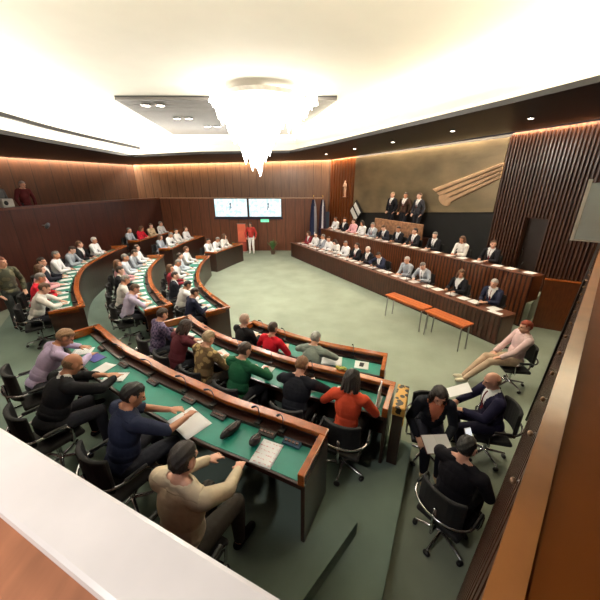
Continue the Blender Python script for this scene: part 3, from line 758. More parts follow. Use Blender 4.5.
def shell(me_data, mask, off, name):
    co, no, faces = me_data
    bm_faces = [f for f in faces if mask[f].all()]
    if not bm_faces: return None
    used = np.unique(np.concatenate(bm_faces)); idx = -np.ones(len(co), int); idx[used] = np.arange(len(used))
    o = off[used][:, None] if isinstance(off, np.ndarray) else off
    fc = [idx[f] for f in bm_faces]; taper = np.ones(len(used))
    cnt = {}
    for f in fc:
        for a, b in zip(f, np.roll(f, -1)): k = (a, b) if a < b else (b, a); cnt[k] = cnt.get(k, 0)+1
    edge = np.zeros(len(used), bool)
    for (a, b), c in cnt.items():
        if c == 1: edge[a] = edge[b] = True
    lv = (.15, .6, .85) if name == 'hair' else (.6,)
    done = np.zeros(len(used), bool); ring = edge.copy()
    for q in lv:
        taper[ring & ~done] = q; done |= ring; nx = ring.copy()
        for f in fc:
            if ring[f].any(): nx[f] = True
        ring = nx
    o = (o if isinstance(o, np.ndarray) else np.full((len(used), 1), o))*taper[:, None]
    v = co[used]+no[used]*o
    me = bpy.data.meshes.new(name); me.from_pydata(v.tolist(), [], [idx[f].tolist() for f in bm_faces])
    me.polygons.foreach_set('use_smooth', [True]*len(me.polygons)); me.update(); return me
CACHE = {}
def figure(P, top, hair, vox):
    """meshes of a figure in one pose: body and its clothing, cached"""
    key = repr((sorted((k, str(v)) for k, v in P.items()), top, hair, vox))
    if key in CACHE: return CACHE[key]
    f, pr = build_body(P); me = realise(pr, vox); me.name = 'person'
    n = len(me.vertices); co = np.empty(n*3); me.vertices.foreach_get('co', co); co = co.reshape(-1, 3)
    no = np.empty(n*3); me.vertices.foreach_get('normal', no) if hasattr(me.vertices[0], 'normal') else None; no = no.reshape(-1, 3)
    faces = [np.array(p.vertices) for p in me.polygons]
    tags, names = classify(co, pr); isin = lambda *t: np.isin(tags, [names.index(x) for x in t])
    D = (co, no, faces); out = []
    o0 = np.array(f.hip)+np.array([0, 0, .06]); B = np.array([f.rgt, f.fw, f.up]); L = (co-o0)@B.T       # torso frame
    hq = (co-np.array(f.hc))@np.array(f.hr)                                                             # head frame
    collar = (L[:, 2] < .475) | (np.abs(L[:, 0]) > .105) | ((L[:, 1] < .01) & (L[:, 2] < .515))
    trunk = isin('torso', 'pelvis') & (L[:, 2] > -.07)
    shirt_m = (trunk | isin('uarm', 'uarm2')) & collar
    if top in ('suit', 'shirt', 'sweater', 'blouse'): shirt_m |= isin('farm') & collar
    if top == 'tee': pass
    if top == 'polo': pass
    neck_m = isin('neck', 'torso') & (L[:, 2] > .38) & (L[:, 2] < .515)
    if top == 'suit':
        wv = np.clip((L[:, 2]-.16)/.30, 0, 1)*.088
        opening = (L[:, 1] > .0) & (np.abs(L[:, 0]) < wv) & (L[:, 2] > .16)
        jm = shirt_m & ~opening
        out.append(('jacket', shell(D, jm, .016+.008*(L[:, 2] < .1), 'jacket'), 'top'))
        out.append(('shirt', shell(D, ((isin('torso') & (L[:, 1] > -.04) & (np.abs(L[:, 0]) < .11) & (L[:, 2] > .12)) | neck_m), .008, 'shirt'), 'under'))
        tie = isin('torso', 'neck') & (L[:, 1] > .02) & (np.abs(L[:, 0]) < .02+.012*(L[:, 2] < .3)) & (L[:, 2] > .14) & (L[:, 2] < .47)
        if not P.get('fem'): out.append(('tie', shell(D, tie, .014, 'tie'), 'tie'))
    else:
        if top == 'blouse': shirt_m &= ~((L[:, 1] > .02) & (np.abs(L[:, 0]) < np.clip((L[:, 2]-.30)/.15, 0, 1)*.06))
        out.append(('shirt', shell(D, shirt_m | (neck_m & (L[:, 2] < .495)), .013+.006*(L[:, 2] < .1), 'shirt'), 'top'))
        if top in ('shirt', 'polo'):
            out.append(('collar', shell(D, neck_m & (L[:, 2] > .445), .019, 'collar'), 'top'))
        if top == 'open':   # open cardigan over a lighter top
            pass
    legs = isin('thigh', 'calf', 'pelvis')
    if P.get('shorts'): legs = isin('thigh', 'pelvis')
    out.append(('trousers', shell(D, legs, .011, 'trousers'), 'bottom'))
    fx = np.array([p[2].x for p in pr if p[1] == 'foot']); mxf = fx.mean()
    # which foot a vertex belongs to: the nearer of the two foot axes
    ft = [p for p in pr if p[1] == 'foot']
    def fd_(ps): return np.min([np.linalg.norm(co-np.array((p[2]+p[3])/2), axis=1) for p in ps], axis=0)
    lf = fd_(ft[:2]) < fd_(ft[2:])
    out.append(('shoe', shell(D, isin('foot') & lf, .006, 'shoe'), 'shoes')); out.append(('shoe', shell(D, isin('foot') & ~lf, .006, 'shoe'), 'shoes'))
    x, y, z = hq[:, 0], hq[:, 1], hq[:, 2]
    hm = None; head = isin('head', 'neck')
    ear = (np.abs(x) > .074) & (np.abs(z+.005) < .04) & (np.abs(y+.008) < .028)
    if hair == 'short': hm = head & ~ear & (((y < .0) & (z > -.055)) | ((z > .062-.0*y) & (y < .075)) | ((y < .035) & (z > .01) & (np.abs(x) > .05)))
    elif hair == 'fringe': hm = head & ~ear & ((y < .01) & (z > -.05) & (z < .035))
    elif hair in ('long', 'bob', 'bun'): hm = head & (((y < .01) & (z > -.09)) | ((z > .058) & (y < .085)) | ((y < .05) & (np.abs(x) > .045) & (z > -.06)))
    if hm is not None:
        off = {'short': .013, 'fringe': .006}.get(hair, .02)+.004*np.sin(co[:, 0]*140)*np.sin(co[:, 2]*120)
        hme = shell(D, hm, np.asarray(off)*np.ones(n), 'hair')
        if hair in ('long', 'bob', 'bun') and hme:
            bm = bmesh.new(); bm.from_mesh(hme); T = lambda *q: f.hc+f.hr @ V(q)
            if hair == 'bun': ellipsoid(bm, T(0, -.13, .03), (.045, .045, .045), f.hr)
            else:
                ln = -.24 if hair == 'long' else -.11
                for k in range(11):
                    a = PI*(k/10)*1.24+PI-.38; c, s_ = math.cos(a), math.sin(a)
                    capsule(bm, T(.078*c, -.01+.085*s_, -.0), T(.098*c, -.02+.085*s_, ln+.03*math.cos(k*2.1)), .03, .022, 8, 2)
            hme2 = mesh_of(bm, 'hair', True); hme = hme2
        out.append(('hair', hme, 'hair'))
    for e in f.eyes:
        bm = bmesh.new(); ellipsoid(bm, e, (.011, .008, .008), f.hr, 8, 6); out.append(('eye', mesh_of(bm, 'eye', True), 'eyes'))
    bm = bmesh.new(); ellipsoid(bm, f.mouth, (.024, .007, .007), f.hr, 8, 6); out.append(('mouth', mesh_of(bm, 'mouth', True), 'mouth'))
    out = [q for q in out if q[1] is not None]
    for m in [me]+[q[1] for q in out]:
        m.materials.clear(); m.materials.append(None)
    CACHE[key] = (me, out, f); return CACHE[key]
def setmat(o, m):
    o.material_slots[0].link = 'OBJECT'; o.material_slots[0].material = m
def person(x, y, z, rz, label, group, P, top, hair, cols, skin=0, vox=.014, s=1.0):
    """cols: top, under, tie, bottom, hair"""
    me, parts, f = figure(P, top, hair, vox)
    o = link(bpy.data.objects.new('person', me)); o.location = (x, y, z); o.rotation_euler = (0, 0, rz); o.scale = (s, s, s)
    tag(o, label, 'person', group); setmat(o, skin_mats[skin])
    g = lambda c, d: (c if isinstance(c, bpy.types.Material) else cloth(c)) if c else cloth(d)
    for name, m, role in parts:
        c = link(bpy.data.objects.new(name, m), o)
        if role == 'hair': mt = hairm(cols.get('hair', (40, 28, 20)))
        elif role == 'eyes': mt = eye_m
        elif role == 'mouth': mt = lip_m
        elif role == 'shoes': mt = cloth(cols.get('shoes', (22, 20, 20)))
        else: mt = g(cols.get(role), {'top': (40, 40, 48), 'under': (228, 228, 228), 'tie': (96, 26, 32), 'bottom': (36, 36, 42)}[role])
        setmat(c, mt)
    return o, f

DZ = .80    # wrist height when the hand lies on a desk
EL, ER = (-.45, -.5, -.6), (.45, -.5, -.6)
POSES = {
 'write': dict(lean=.26, nod=.45, L=(-.15, .39, DZ+.03), R=(.12, .41, DZ+.035), hL=(-.5, -.45, -.1), hR=(.5, -.45, -.1)),
 'fold': dict(lean=.16, nod=.12, L=(-.08, .38, DZ+.02), R=(.08, .41, DZ+.02), hL=EL, hR=ER),
 'look': dict(lean=.02, nod=.05, yaw=-.5, L=(-.16, .37, DZ+.02), R=(.13, .38, DZ+.02), hL=EL, hR=ER),
 'turn': dict(lean=.1, nod=.0, yaw=.6, L=(-.13, .38, DZ+.02), R=(.16, .37, DZ+.02), hL=EL, hR=ER),
 'hunch': dict(lean=.40, nod=.4, L=(-.16, .48, DZ+.045), R=(.14, .47, DZ+.045), hL=(-.6, -.3, .08), hR=(.6, -.3, .08)),
}
DARK, GREY, BROWN, WHITEH, BLACKH = (44, 30, 22), (120, 116, 112), (84, 56, 36), (206, 202, 198), (20, 17, 16)
ORD = ['first', 'second', 'third', 'fourth', 'fifth', 'sixth', 'seventh', 'eighth', 'ninth', 'tenth', 'eleventh', 'twelfth', 'thirteenth', 'fourteenth']
CN = {}
def seat_at(path, d, s):
    q, n = path.at(d, s); return q.x, q.y, rz_of(-n)
def pt(path, x, y):
    best = min(range(200), key=lambda k: (path.at(path.len*k/199)[0]-V((x, y))).length); return path.len*best/199
# ---- near people, placed one by one: (x, y) of the head in plan, row
def near_seat(path, hx, hy, s): d = min(max(pt(path, hx, hy), .47), path.len-.47); return seat_at(path, d, s)
FINE = .009
def near_person(path, hx, hy, s, z, who, where, P, top, hair, cols, skin=0, sc=1.0, dz=0, vox=FINE, group=None, ch=True):
    x, y, rz = near_seat(path, hx, hy, s)
    o, f = person(x, y, z+dz, rz, who+' '+where, group, P, top, hair, cols, skin, vox, sc)
    if ch: chair(x, y, z, rz, 'black swivel chair with chrome arms under the '+who+' '+CN.get(group, ''), 'swivel chairs of the '+group, sc)
    return o, f
G1, G2, G3 = 'nearest desk', 'middle desk', 'front desk'
CN.update({G1: '', G2: '', G3: ''})
nav = (34, 38, 58); blk = (24, 24, 27)
near_person(PR1A, -3.4, 3.85, 1.06, T1, 'person in a lavender shirt', 'leaning over the left end of the nearest desk', dict(lean=.66, nod=.4, yaw=-.2, L=(-.2, .58, DZ+.04), R=(.2, .58, DZ+.04), hL=(-.55, -.3, .05), hR=(.55, -.3, .05)), 'shirt', 'short', dict(top=(196, 180, 216), bottom=(60, 60, 70), hair=(150, 116, 88)), 1, group=G1, sc=1.06)
near_person(PR1A, -2.72, 3.1, 1.24, T1, 'balding man in a black suit', 'with white papers at the nearest desk', dict(lean=.56, nod=.3, L=(-.04, .66, DZ+.035), R=(.12, .68, DZ+.035), hL=(-1, -.1, -.3), hR=(1, -.1, -.3), w=1.1), 'suit', 'fringe', dict(top=blk, hair=(120, 92, 66), tie=(30, 30, 40)), 1, group=G1, sc=1.06)
near_person(PR1A, -1.58, 2.6, 1.07, T1, 'dark-haired man in a navy shirt', 'holding a large white sheet at the nearest desk', dict(lean=.30, nod=.35, yaw=-.35, twist=-.15, L=(.02, .54, DZ+.03), R=(.30, .54, DZ+.06), hL=(-1, -.1, -.3), hR=(.9, -.4, -.4), w=1.08), 'polo', 'short', dict(top=(38, 44, 66), bottom=(40, 42, 50), hair=BLACKH), 1, group=G1, sc=1.06)
near_person(PR1A, -.74, 1.9, 1.32, T1, 'dark-haired person in a beige shirt', 'with folded arms at the nearest desk', dict(lean=.16, nod=.25, L=(-.17, .50, DZ-.0), R=(.13, .52, DZ-.0), hL=(-.5, -.4, -.18), hR=(.5, -.4, -.18), w=1.06), 'shirt', 'short', dict(top=(206, 190, 162), bottom=(58, 54, 50), hair=(34, 26, 22)), 0, group=G1, sc=1.08)
S2_ = .84
near_person(PR2A, 1.05, 3.4, S2_, T2, 'person with dark hair in an orange-red top', 'beside the gold-patterned cabinet', dict(lean=.2, nod=.3, fem=True, L=(-.2, .38, DZ+.03), R=(.16, .40, DZ+.03), hL=(-.5, -.4, -.18), hR=(.5, -.4, -.18)), 'tee', 'bob', dict(top=(206, 78, 50), bottom=(30, 28, 30), hair=(30, 22, 18)), 0, group=G2)
near_person(PR2A, .22, 3.92, S2_, T2, 'person with brown hair in a black jacket', 'bent over the middle desk', dict(lean=.46, nod=.4, L=(-.13, .48, DZ+.05), R=(.13, .48, DZ+.05), hL=(-.55, -.3, .05), hR=(.55, -.3, .05), w=1.12), 'sweater', 'short', dict(top=(30, 32, 40), bottom=(28, 28, 32), hair=(112, 76, 44)), 0, group=G2)
near_person(PR2A, -.48, 4.28, S2_, T2, 'person in a dark green shirt', 'holding a white sheet at the middle desk', dict(lean=.32, nod=.3, yaw=-.2, L=(-.1, .42, DZ+.035), R=(.2, .46, DZ+.05), hL=(-1, -.1, -.3), hR=(1, -.1, -.3), w=1.06), 'shirt', 'short', dict(top=(28, 86, 58), bottom=(44, 44, 48), hair=(50, 32, 22)), 0, group=G2)
near_person(PR2A, -1.08, 4.64, S2_, T2, 'person in a tan and brown patterned shirt', 'left of the dark green shirt', dict(POSES['write'], w=1.02), 'shirt', 'short', dict(top=pattern_cloth('camo', (172, 146, 96), (104, 82, 52), 11), bottom=(60, 54, 46), hair=(176, 156, 124)), 0, group=G2)
near_person(PR2A, -1.58, 4.99, S2_, T2, 'person with dark hair in a maroon cardigan', 'writing at the middle desk', dict(POSES['hunch']), 'sweater', 'bob', dict(top=(84, 34, 44), bottom=(30, 30, 36), hair=(46, 28, 24)), 0, group=G2)
near_person(PR2A, -2.5, 5.95, S2_, T2, 'person in a violet and navy checked shirt', 'at the left end of the middle desk', dict(POSES['write'], yaw=.2), 'shirt', 'short', dict(top=pattern_cloth('check', (112, 96, 128), (58, 52, 84), 22, True), bottom=(36, 38, 48), hair=(52, 36, 26)), 0, group=G2)
near_person(PR3A, -.15, 5.42, .76, T3, 'dark-haired person in a bright red top', 'at the front desk', dict(lean=.2, nod=.15, fem=True, L=(-.2, .36, DZ+.03), R=(.14, .38, DZ+.03), hL=(-.5, -.4, -.18), hR=(.5, -.4, -.18)), 'tee', 'short', dict(top=(206, 30, 48), bottom=(34, 32, 36), hair=(56, 36, 26)), 0, group=G3)
near_person(PR3A, .47, 5.06, .76, T3, 'grey-haired person in a grey-green shirt', 'at the front desk', dict(POSES['hunch']), 'shirt', 'short', dict(top=(138, 150, 142), bottom=(64, 66, 66), hair=(164, 166, 160)), 0, group=G3)
near_person(PR3A, -.98, 6.1, .78, T3, 'pale-haired person in a black jacket', 'at the left end of the front desk', dict(POSES['fold']), 'sweater', 'short', dict(top=(26, 26, 30), bottom=(26, 26, 30), hair=(196, 170, 156)), 2, group=G3)
# ---- the group at the right, on the open floor
GR = 'people seated on the open floor'
def floor_person(x, y, rz, who, where, P, top, hair, cols, skin=0, ch=True):
    o, f = person(x, y, T3, rz, who+' '+where, GR, P, top, hair, cols, skin, FINE)
    if ch: chair(x, y, T3, rz, 'black swivel chair under the '+who, 'swivel chairs on the open floor')
    return o, f
hw = V((-.25, -1)).normalized()
wo, wf = floor_person(1.80, 3.30, rz_of(hw), 'person with long dark hair in a dark cardigan', 'facing the camera with an open notebook', dict(lean=.32, nod=.25, fem=True, L=(-.12, .40, .70), R=(.2, .36, .66), hL=(-.5, -.3, -.6), hR=(.5, -.3, -.5), curl=.8, kL=(-.10, .44, .55), aL=(-.12, .40, .1), kR=(.10, .46, .55), aR=(.05, .38, .1)), 'suit', 'long', dict(top=(28, 30, 38), under=(196, 120, 92), bottom=(30, 30, 40), hair=(30, 20, 18), shoes=(190, 170, 130)), 0)
hm_ = V((-.9, .2)).normalized()
floor_person(2.68, 3.31, rz_of(hm_), 'balding man in a dark blue suit', 'seen from behind holding a white page', dict(lean=.14, nod=.25, L=(-.12, .42, .82), R=(.12, .44, .80), hL=(-.7, -.3, -.6), hR=(.7, -.3, -.6), curl=.8, w=1.12, kL=(-.14, .42, .55), kR=(.14, .42, .55), aL=(-.14, .36, .1), aR=(.14, .36, .1)), 'suit', 'fringe', dict(top=(30, 28, 52), hair=(150, 122, 96), bottom=(32, 30, 48)), 0)
floor_person(1.57, 2.19, rz_of(V((.8, .6)).normalized()), 'dark-haired person in a black coat', 'seen from behind, holding a white phone', dict(lean=.1, nod=.2, L=(-.1, .36, 1.0), R=(.16, .34, .70), hL=(-.6, -.2, -.8), hR=(.6, -.2, -.5), curl=.9, w=1.1, kL=(-.13, .42, .55), kR=(.13, .42, .55), aL=(-.13, .43, .1), aR=(.13, .43, .1)), 'sweater', 'short', dict(top=(22, 20, 26), hair=BLACKH, bottom=(24, 24, 28)), 0)
floor_person(4.1, 4.95, rz_of(V((-1, .15)).normalized()), 'red-haired person in a pale pink shirt', 'with stretched-out legs beside the black side wall', dict(lean=-.12, nod=.25, L=(-.12, .30, .68), R=(.14, .30, .66), hL=(-.7, -.3, -.6), hR=(.7, -.3, -.6), kL=(-.10, .46, .56), aL=(-.06, .82, .12), kR=(.10, .46, .56), aR=(.06, .80, .12)), 'shirt', 'short', dict(top=(226, 196, 196), bottom=(196, 172, 148), hair=(150, 62, 36), shoes=(222, 214, 190)), 0)
# ---- rows on the left and at the far end
shirts = [(236, 236, 238), (232, 228, 224), (150, 156, 166), (40, 42, 52), (206, 214, 224), (30, 30, 36), (226, 224, 228)]
NAMES = {(236, 236, 238): 'white', (232, 228, 224): 'off-white', (150, 156, 166): 'grey', (40, 42, 52): 'charcoal', (206, 214, 224): 'pale blue', (30, 30, 36): 'black', (226, 224, 228): 'white', (196, 34, 52): 'red', (132, 40, 52): 'maroon', (226, 172, 180): 'pink', (196, 186, 216): 'lavender', (204, 180, 150): 'tan', (36, 40, 62): 'navy'}
HN = {DARK: 'dark-haired', GREY: 'grey-haired', BROWN: 'brown-haired', WHITEH: 'white-haired', BLACKH: 'black-haired'}
def row(path, T, spots, place, group):
    """spots: (fraction of the row, shirt colour, hair colour, pose, top, hair style), counted from the near end"""
    for i, (t, c, hcol, pose, top, hs) in enumerate(spots):
        x, y, rz = seat_at(path, .48+(path.len-.96)*t, .83)
        who = 'person in %s, %s from the near end' % (NAMES[c], ORD[i] if len(spots) > 1 else 'only one')
        P = dict(POSES[pose]); 
        if hs in ('bob', 'long'): P['fem'] = True
        if pose in ('write', 'fold', 'look') and i % 2: P['yaw'] = P.get('yaw', 0)+.2
        person(x, y, T, rz, '%s person in %s, %s from the near end of %s' % (HN[hcol], NAMES[c], ORD[i], place), group, P, top, hs, dict(top=c, hair=hcol, bottom=(38, 38, 46)), i % 3, .014)
        chair(x, y, T, rz, 'black swivel chair, %s from the near end of %s' % (ORD[i], place), 'swivel chairs, '+group)
W1, W2, W3 = (236, 236, 238), (232, 228, 224), (206, 214, 224)
row(PR1B, T1, [(.03, W2, BROWN, 'hunch', 'shirt', 'short'), (.16, (196, 34, 52), GREY, 'write', 'shirt', 'short'), (.29, (226, 172, 180), BROWN, 'fold', 'shirt', 'bob'), (.42, (40, 42, 52), DARK, 'look', 'suit', 'short'), (.55, W1, GREY, 'fold', 'shirt', 'short'), (.68, (150, 156, 166), DARK, 'write', 'shirt', 'short'), (.80, (30, 30, 36), BROWN, 'turn', 'suit', 'short'), (.93, W1, WHITEH, 'fold', 'shirt', 'short')], 'the wall-side desk', 'row along the left wall')
row(PR1C, T1, [(.0, (150, 156, 166), GREY, 'fold', 'shirt', 'short'), (.33, (196, 34, 52), BROWN, 'write', 'shirt', 'bob'), (.67, (204, 180, 150), BROWN, 'fold', 'shirt', 'short'), (1, W1, GREY, 'turn', 'shirt', 'short')], 'the far corner desk', 'row in the far corner')
row(PR2B, T2, [(.03, (196, 186, 216), BROWN, 'hunch', 'tee', 'short'), (.19, W2, GREY, 'write', 'tee', 'short'), (.36, (30, 30, 36), DARK, 'fold', 'suit', 'short'), (.52, (226, 172, 180), BROWN, 'look', 'shirt', 'bob'), (.68, W3, GREY, 'fold', 'shirt', 'short'), (.84, (150, 156, 166), DARK, 'write', 'shirt', 'short'), (.99, W1, DARK, 'turn', 'shirt', 'short')], 'the curved second-row desk', 'middle row on the left')
row(PR2C, T2, [(.05, (150, 156, 166), BROWN, 'fold', 'shirt', 'bob'), (.36, W1, GREY, 'write', 'shirt', 'short'), (.68, W2, DARK, 'look', 'shirt', 'short'), (1, W1, BROWN, 'turn', 'shirt', 'short')], 'the far second-row desk', 'far middle row')
row(PR3B, T3, [(.01, (36, 40, 62), DARK, 'write', 'sweater', 'short'), (.16, W1, BLACKH, 'hunch', 'shirt', 'short'), (.31, (40, 42, 52), DARK, 'fold', 'suit', 'short'), (.46, (132, 40, 52), BROWN, 'look', 'shirt', 'bob'), (.61, W1, GREY, 'write', 'shirt', 'short'), (.78, W3, DARK, 'fold', 'shirt', 'short'), (.98, W1, BROWN, 'turn', 'shirt', 'short')], 'the innermost curved desk', 'innermost row')
row(PR3C, T3, [(.05, W1, DARK, 'fold', 'shirt', 'short'), (.5, W1, GREY, 'write', 'shirt', 'short'), (1, W2, BROWN, 'turn', 'shirt', 'bob')], 'the far inner desk', 'far inner row')
# ---- presidium: two rows facing the open floor
def dais(n0, z, d_list, place, group):
    h = -BN
    for i, (d, c, hcol, pose, top, hs) in enumerate(d_list):
        p = onb(d, n0); P = dict(POSES[pose])
        if hs == 'bob': P['fem'] = True
        person(p.x, p.y, z, rz_of(h), '%s person in %s, %s from the camera end of %s' % (HN[hcol], NAMES[c], ORD[i], place), group, P, top, hs, dict(top=c, hair=hcol, bottom=(30, 30, 38), under=(226, 226, 228) if c not in (W1, W2) else (200, 190, 180), tie=[(120, 30, 36), (40, 48, 90), (50, 50, 56)][i % 3]), i % 3, .014)
        chair(p.x, p.y, z, rz_of(h), 'black swivel chair, %s from the camera end of %s' % (ORD[i], place), 'swivel chairs, '+group)
bk, nv = (30, 30, 36), (36, 40, 62)
dais(.86, 0, [(.75, nv, WHITEH, 'fold', 'suit', 'short'), (1.75, bk, BROWN, 'turn', 'suit', 'bob'), (3.0, (150, 156, 166), GREY, 'write', 'suit', 'short'), (3.75, (150, 156, 166), WHITEH, 'fold', 'shirt', 'short'), (5.0, nv, DARK, 'hunch', 'suit', 'short'), (5.8, bk, WHITEH, 'fold', 'suit', 'short'), (6.6, bk, DARK, 'look', 'suit', 'short'), (7.3, W1, GREY, 'fold', 'shirt', 'short'), (8.0, W2, DARK, 'write', 'shirt', 'bob'), (8.65, W1, BROWN, 'fold', 'shirt', 'short'), (9.3, (150, 156, 166), GREY, 'look', 'suit', 'short'), (9.95, W1, DARK, 'turn', 'shirt', 'short'), (10.6, (132, 40, 52), BROWN, 'fold', 'suit', 'bob')], 'the lower bench', 'people at the lower bench')
dais(2.425, RT, [(1.9, bk, BROWN, 'turn', 'suit', 'short'), (2.9, (232, 228, 224), BROWN, 'fold', 'shirt', 'bob'), (4.0, bk, GREY, 'fold', 'suit', 'short'), (5.0, bk, DARK, 'look', 'suit', 'short'), (5.8, bk, DARK, 'fold', 'suit', 'short'), (6.6, (40, 42, 52), BROWN, 'write', 'suit', 'short'), (7.4, (150, 156, 166), GREY, 'fold', 'suit', 'short'), (8.15, W1, DARK, 'fold', 'shirt', 'bob'), (8.9, (226, 172, 180), BROWN, 'look', 'shirt', 'short'), (9.65, bk, DARK, 'turn', 'suit', 'short'), (10.4, W1, DARK, 'fold', 'shirt', 'short')], 'the raised bench', 'people at the raised bench')
# ---- people standing
STAND = dict(stand=True, lean=.02, nod=.05)
p = onw(6.05, -.27); rzs = rz_of(-WN)
person(p.x, p.y, RT+.955, rzs, 'pale-haired person in a dark suit farthest of three standing below the artwork', 'people standing below the artwork', STAND, 'suit', 'short', dict(top=bk, hair=(170, 140, 110)), 0)
p = onw(6.85, -.27); person(p.x, p.y, RT+.955, rzs+.2, 'person in a brown jacket standing between two others below the artwork', 'people standing below the artwork', dict(STAND, yaw=.3), 'suit', 'short', dict(top=(64, 44, 34), hair=DARK), 1)
p = onw(7.65, -.27); person(p.x, p.y, RT+.955, rzs, 'person in a dark grey suit standing at the camera end below the artwork', 'people standing below the artwork', dict(STAND, yaw=-.2), 'suit', 'short', dict(top=(54, 54, 60), hair=BROWN), 2)
person(-2.78, 17.2, 0, PI, 'person in a red top and white trousers standing by the orange-red banner', None, STAND, 'shirt', 'bob', dict(top=(180, 60, 54), bottom=(238, 236, 236), hair=DARK, shoes=(230, 228, 226)), 0)
person(-6.75, 6.6, T1, rz_of(V((.7, -.2))), 'person in an olive top standing behind the near end of the wall-side row', None, dict(STAND, yaw=.3), 'shirt', 'short', dict(top=pattern_cloth('olive', (94, 92, 70), (62, 64, 50), 9), bottom=(60, 64, 64), hair=(120, 64, 40)), 0)
GA = 'people in the left gallery'
person(-9.85, 11.3, GZ, rz_of(V((.9, -.2))), 'person in dark red standing at the rail of the upper gallery', GA, dict(STAND, lean=.12, nod=.25), 'sweater', 'short', dict(top=(84, 30, 34), hair=(150, 140, 136)), 0)
person(-10.08, 10.6, GZ, rz_of(V((.9, .1))), 'person in grey standing at the rail of the upper gallery', GA, STAND, 'sweater', 'short', dict(top=(96, 98, 100), hair=(150, 130, 112)), 0)
# pale stone figure on the wooden wall
me, parts, f = figure(dict(STAND, L=(-.1, .2, 1.2), R=(.1, .2, 1.25), curl=.6), 'shirt', 'short', .014)
st = link(bpy.data.objects.new('statue', me)); p = onw(2.0, -.22); st.location = (p.x, p.y, 3.05); st.rotation_euler = (0, 0, rzs); st.scale = (.5,)*3
tag(st, 'small pale figure sculpture mounted on the orange wooden wall beside the artwork', 'statue'); sm = mat('statue_stone', (214, 176, 150), .5); setmat(st, sm)
for n_, m_, r_ in parts:
    if n_ in ('trousers', 'shirt', 'hair'): c = link(bpy.data.objects.new({'trousers': 'carved_robe', 'shirt': 'carved_tunic', 'hair': 'carved_hair'}[n_], m_), st); setmat(c, sm)
obj('plinth', bx((-.25, -.3, -.12), (.25, .44, -.002)), wood_mid, st)
# ------------------------------------------------------------------ things on the desks
def paper_mat(name, ink=(120, 120, 124), freq=60, amount=.5):
    m = mat(name, (240, 240, 238), .7, var=.02); nt = m.node_tree; b = nt.nodes['Principled BSDF']; L = nt.links.new
    tc = nt.nodes.new('ShaderNodeTexCoord'); w = nt.nodes.new('ShaderNodeTexWave'); w.bands_direction = 'Y'; w.inputs['Scale'].default_value = freq/6.3; L(tc.outputs['Object'], w.inputs['Vector'])
    n = nt.nodes.new('ShaderNodeTexNoise'); n.inputs['Scale'].default_value = 45; L(tc.outputs['Object'], n.inputs['Vector'])
    g = nt.nodes.new('ShaderNodeMath'); g.operation = 'MULTIPLY'; L(w.outputs['Fac'], g.inputs[0]); L(n.outputs['Fac'], g.inputs[1])
    h = nt.nodes.new('ShaderNodeMath'); h.operation = 'GREATER_THAN'; h.inputs[1].default_value = .5; L(g.outputs[0], h.inputs[0])
    k = nt.nodes.new('ShaderNodeMath'); k.operation = 'MULTIPLY'; k.inputs[1].default_value = amount; L(h.outputs[0], k.inputs[0])
    mx = nt.nodes.new('ShaderNodeMix'); mx.data_type = 'RGBA'; mx.inputs['A'].default_value = lin((240, 240, 238))+(1,); mx.inputs['B'].default_value = lin(ink)+(1,)
    L(k.outputs[0], mx.inputs['Factor']); L(mx.outputs['Result'], b.inputs['Base Color']); return m
printed = paper_mat('printed_paper'); printed_red = paper_mat('printed_paper_red', (206, 120, 120), 40, .6)
PM = {}
def sheet(x, y, z, rz, label, group=None, w=.21, h=.297, m=None, curl=.004):
    key = (w, h, (m or printed).name, curl)
    if key not in PM:
        bm = bmesh.new(); n = 6
        vs = [[bm.verts.new((w*(i/n-.5), h*(j/n-.5), .0006+curl*((2*i/n-1)**2)*(j/n))) for j in range(n+1)] for i in range(n+1)]
        up = [[bm.verts.new(v.co+V((0, 0, .0012))) for v in r] for r in vs]
        for i in range(n):
            for j in range(n):
                bm.faces.new((up[i][j], up[i+1][j], up[i+1][j+1], up[i][j+1])); bm.faces.new((vs[i][j], vs[i][j+1], vs[i+1][j+1], vs[i+1][j]))
        for i in range(n):
            for a, b in (((i, 0), (i+1, 0)), ((i+1, n), (i, n))): bm.faces.new((vs[a[0]][a[1]], vs[b[0]][b[1]], up[b[0]][b[1]], up[a[0]][a[1]]))
            for a, b in (((n, i), (n, i+1)), ((0, i+1), (0, i))): bm.faces.new((vs[a[0]][a[1]], vs[b[0]][b[1]], up[b[0]][b[1]], up[a[0]][a[1]]))
        me = mesh_of(bm, 'sheet', True); me.materials.append(m or printed); PM[key] = me
    o = link(bpy.data.objects.new('paper_sheet', PM[key])); o.location = (x, y, z); o.rotation_euler = (0, 0, rz); return tag(o, label, 'paper', group)
MIC = [None]
def mic(x, y, z, rz, label, group):
    if MIC[0] is None:
        r = empty('gooseneck_microphone', (0, 0, 0))
        bm = bmesh.new(); box(bm, (-.035, -.04, .001), (.035, .04, .028)); obj('base', bm, black_plastic, r, bevel=.006)
        bm = bmesh.new(); tube(bm, [(0, .02, .027), (0, .02, .14), (0, .0, .21), (0, -.05, .26)], .005, 6); obj('stem', bm, black_plastic, r, True)
        bm = bmesh.new(); capsule(bm, (0, -.05, .26), (0, -.095, .285), .011, .013, 8); obj('mic_head', bm, mat('mic_foam', (12, 12, 12), .9), r, True)
        MIC[0] = r; o = r
    else: o = copy_tree(MIC[0])
    o.location = (x, y, z); o.rotation_euler = (0, 0, rz)
    for k in list(o.keys()): del o[k]
    return tag(o, label, 'microphone', group)
def along(path, T, t, s, inset=.48):
    q, n = path.at(inset+(path.len-2*inset)*t, s); return q.x, q.y, rz_of(-n)
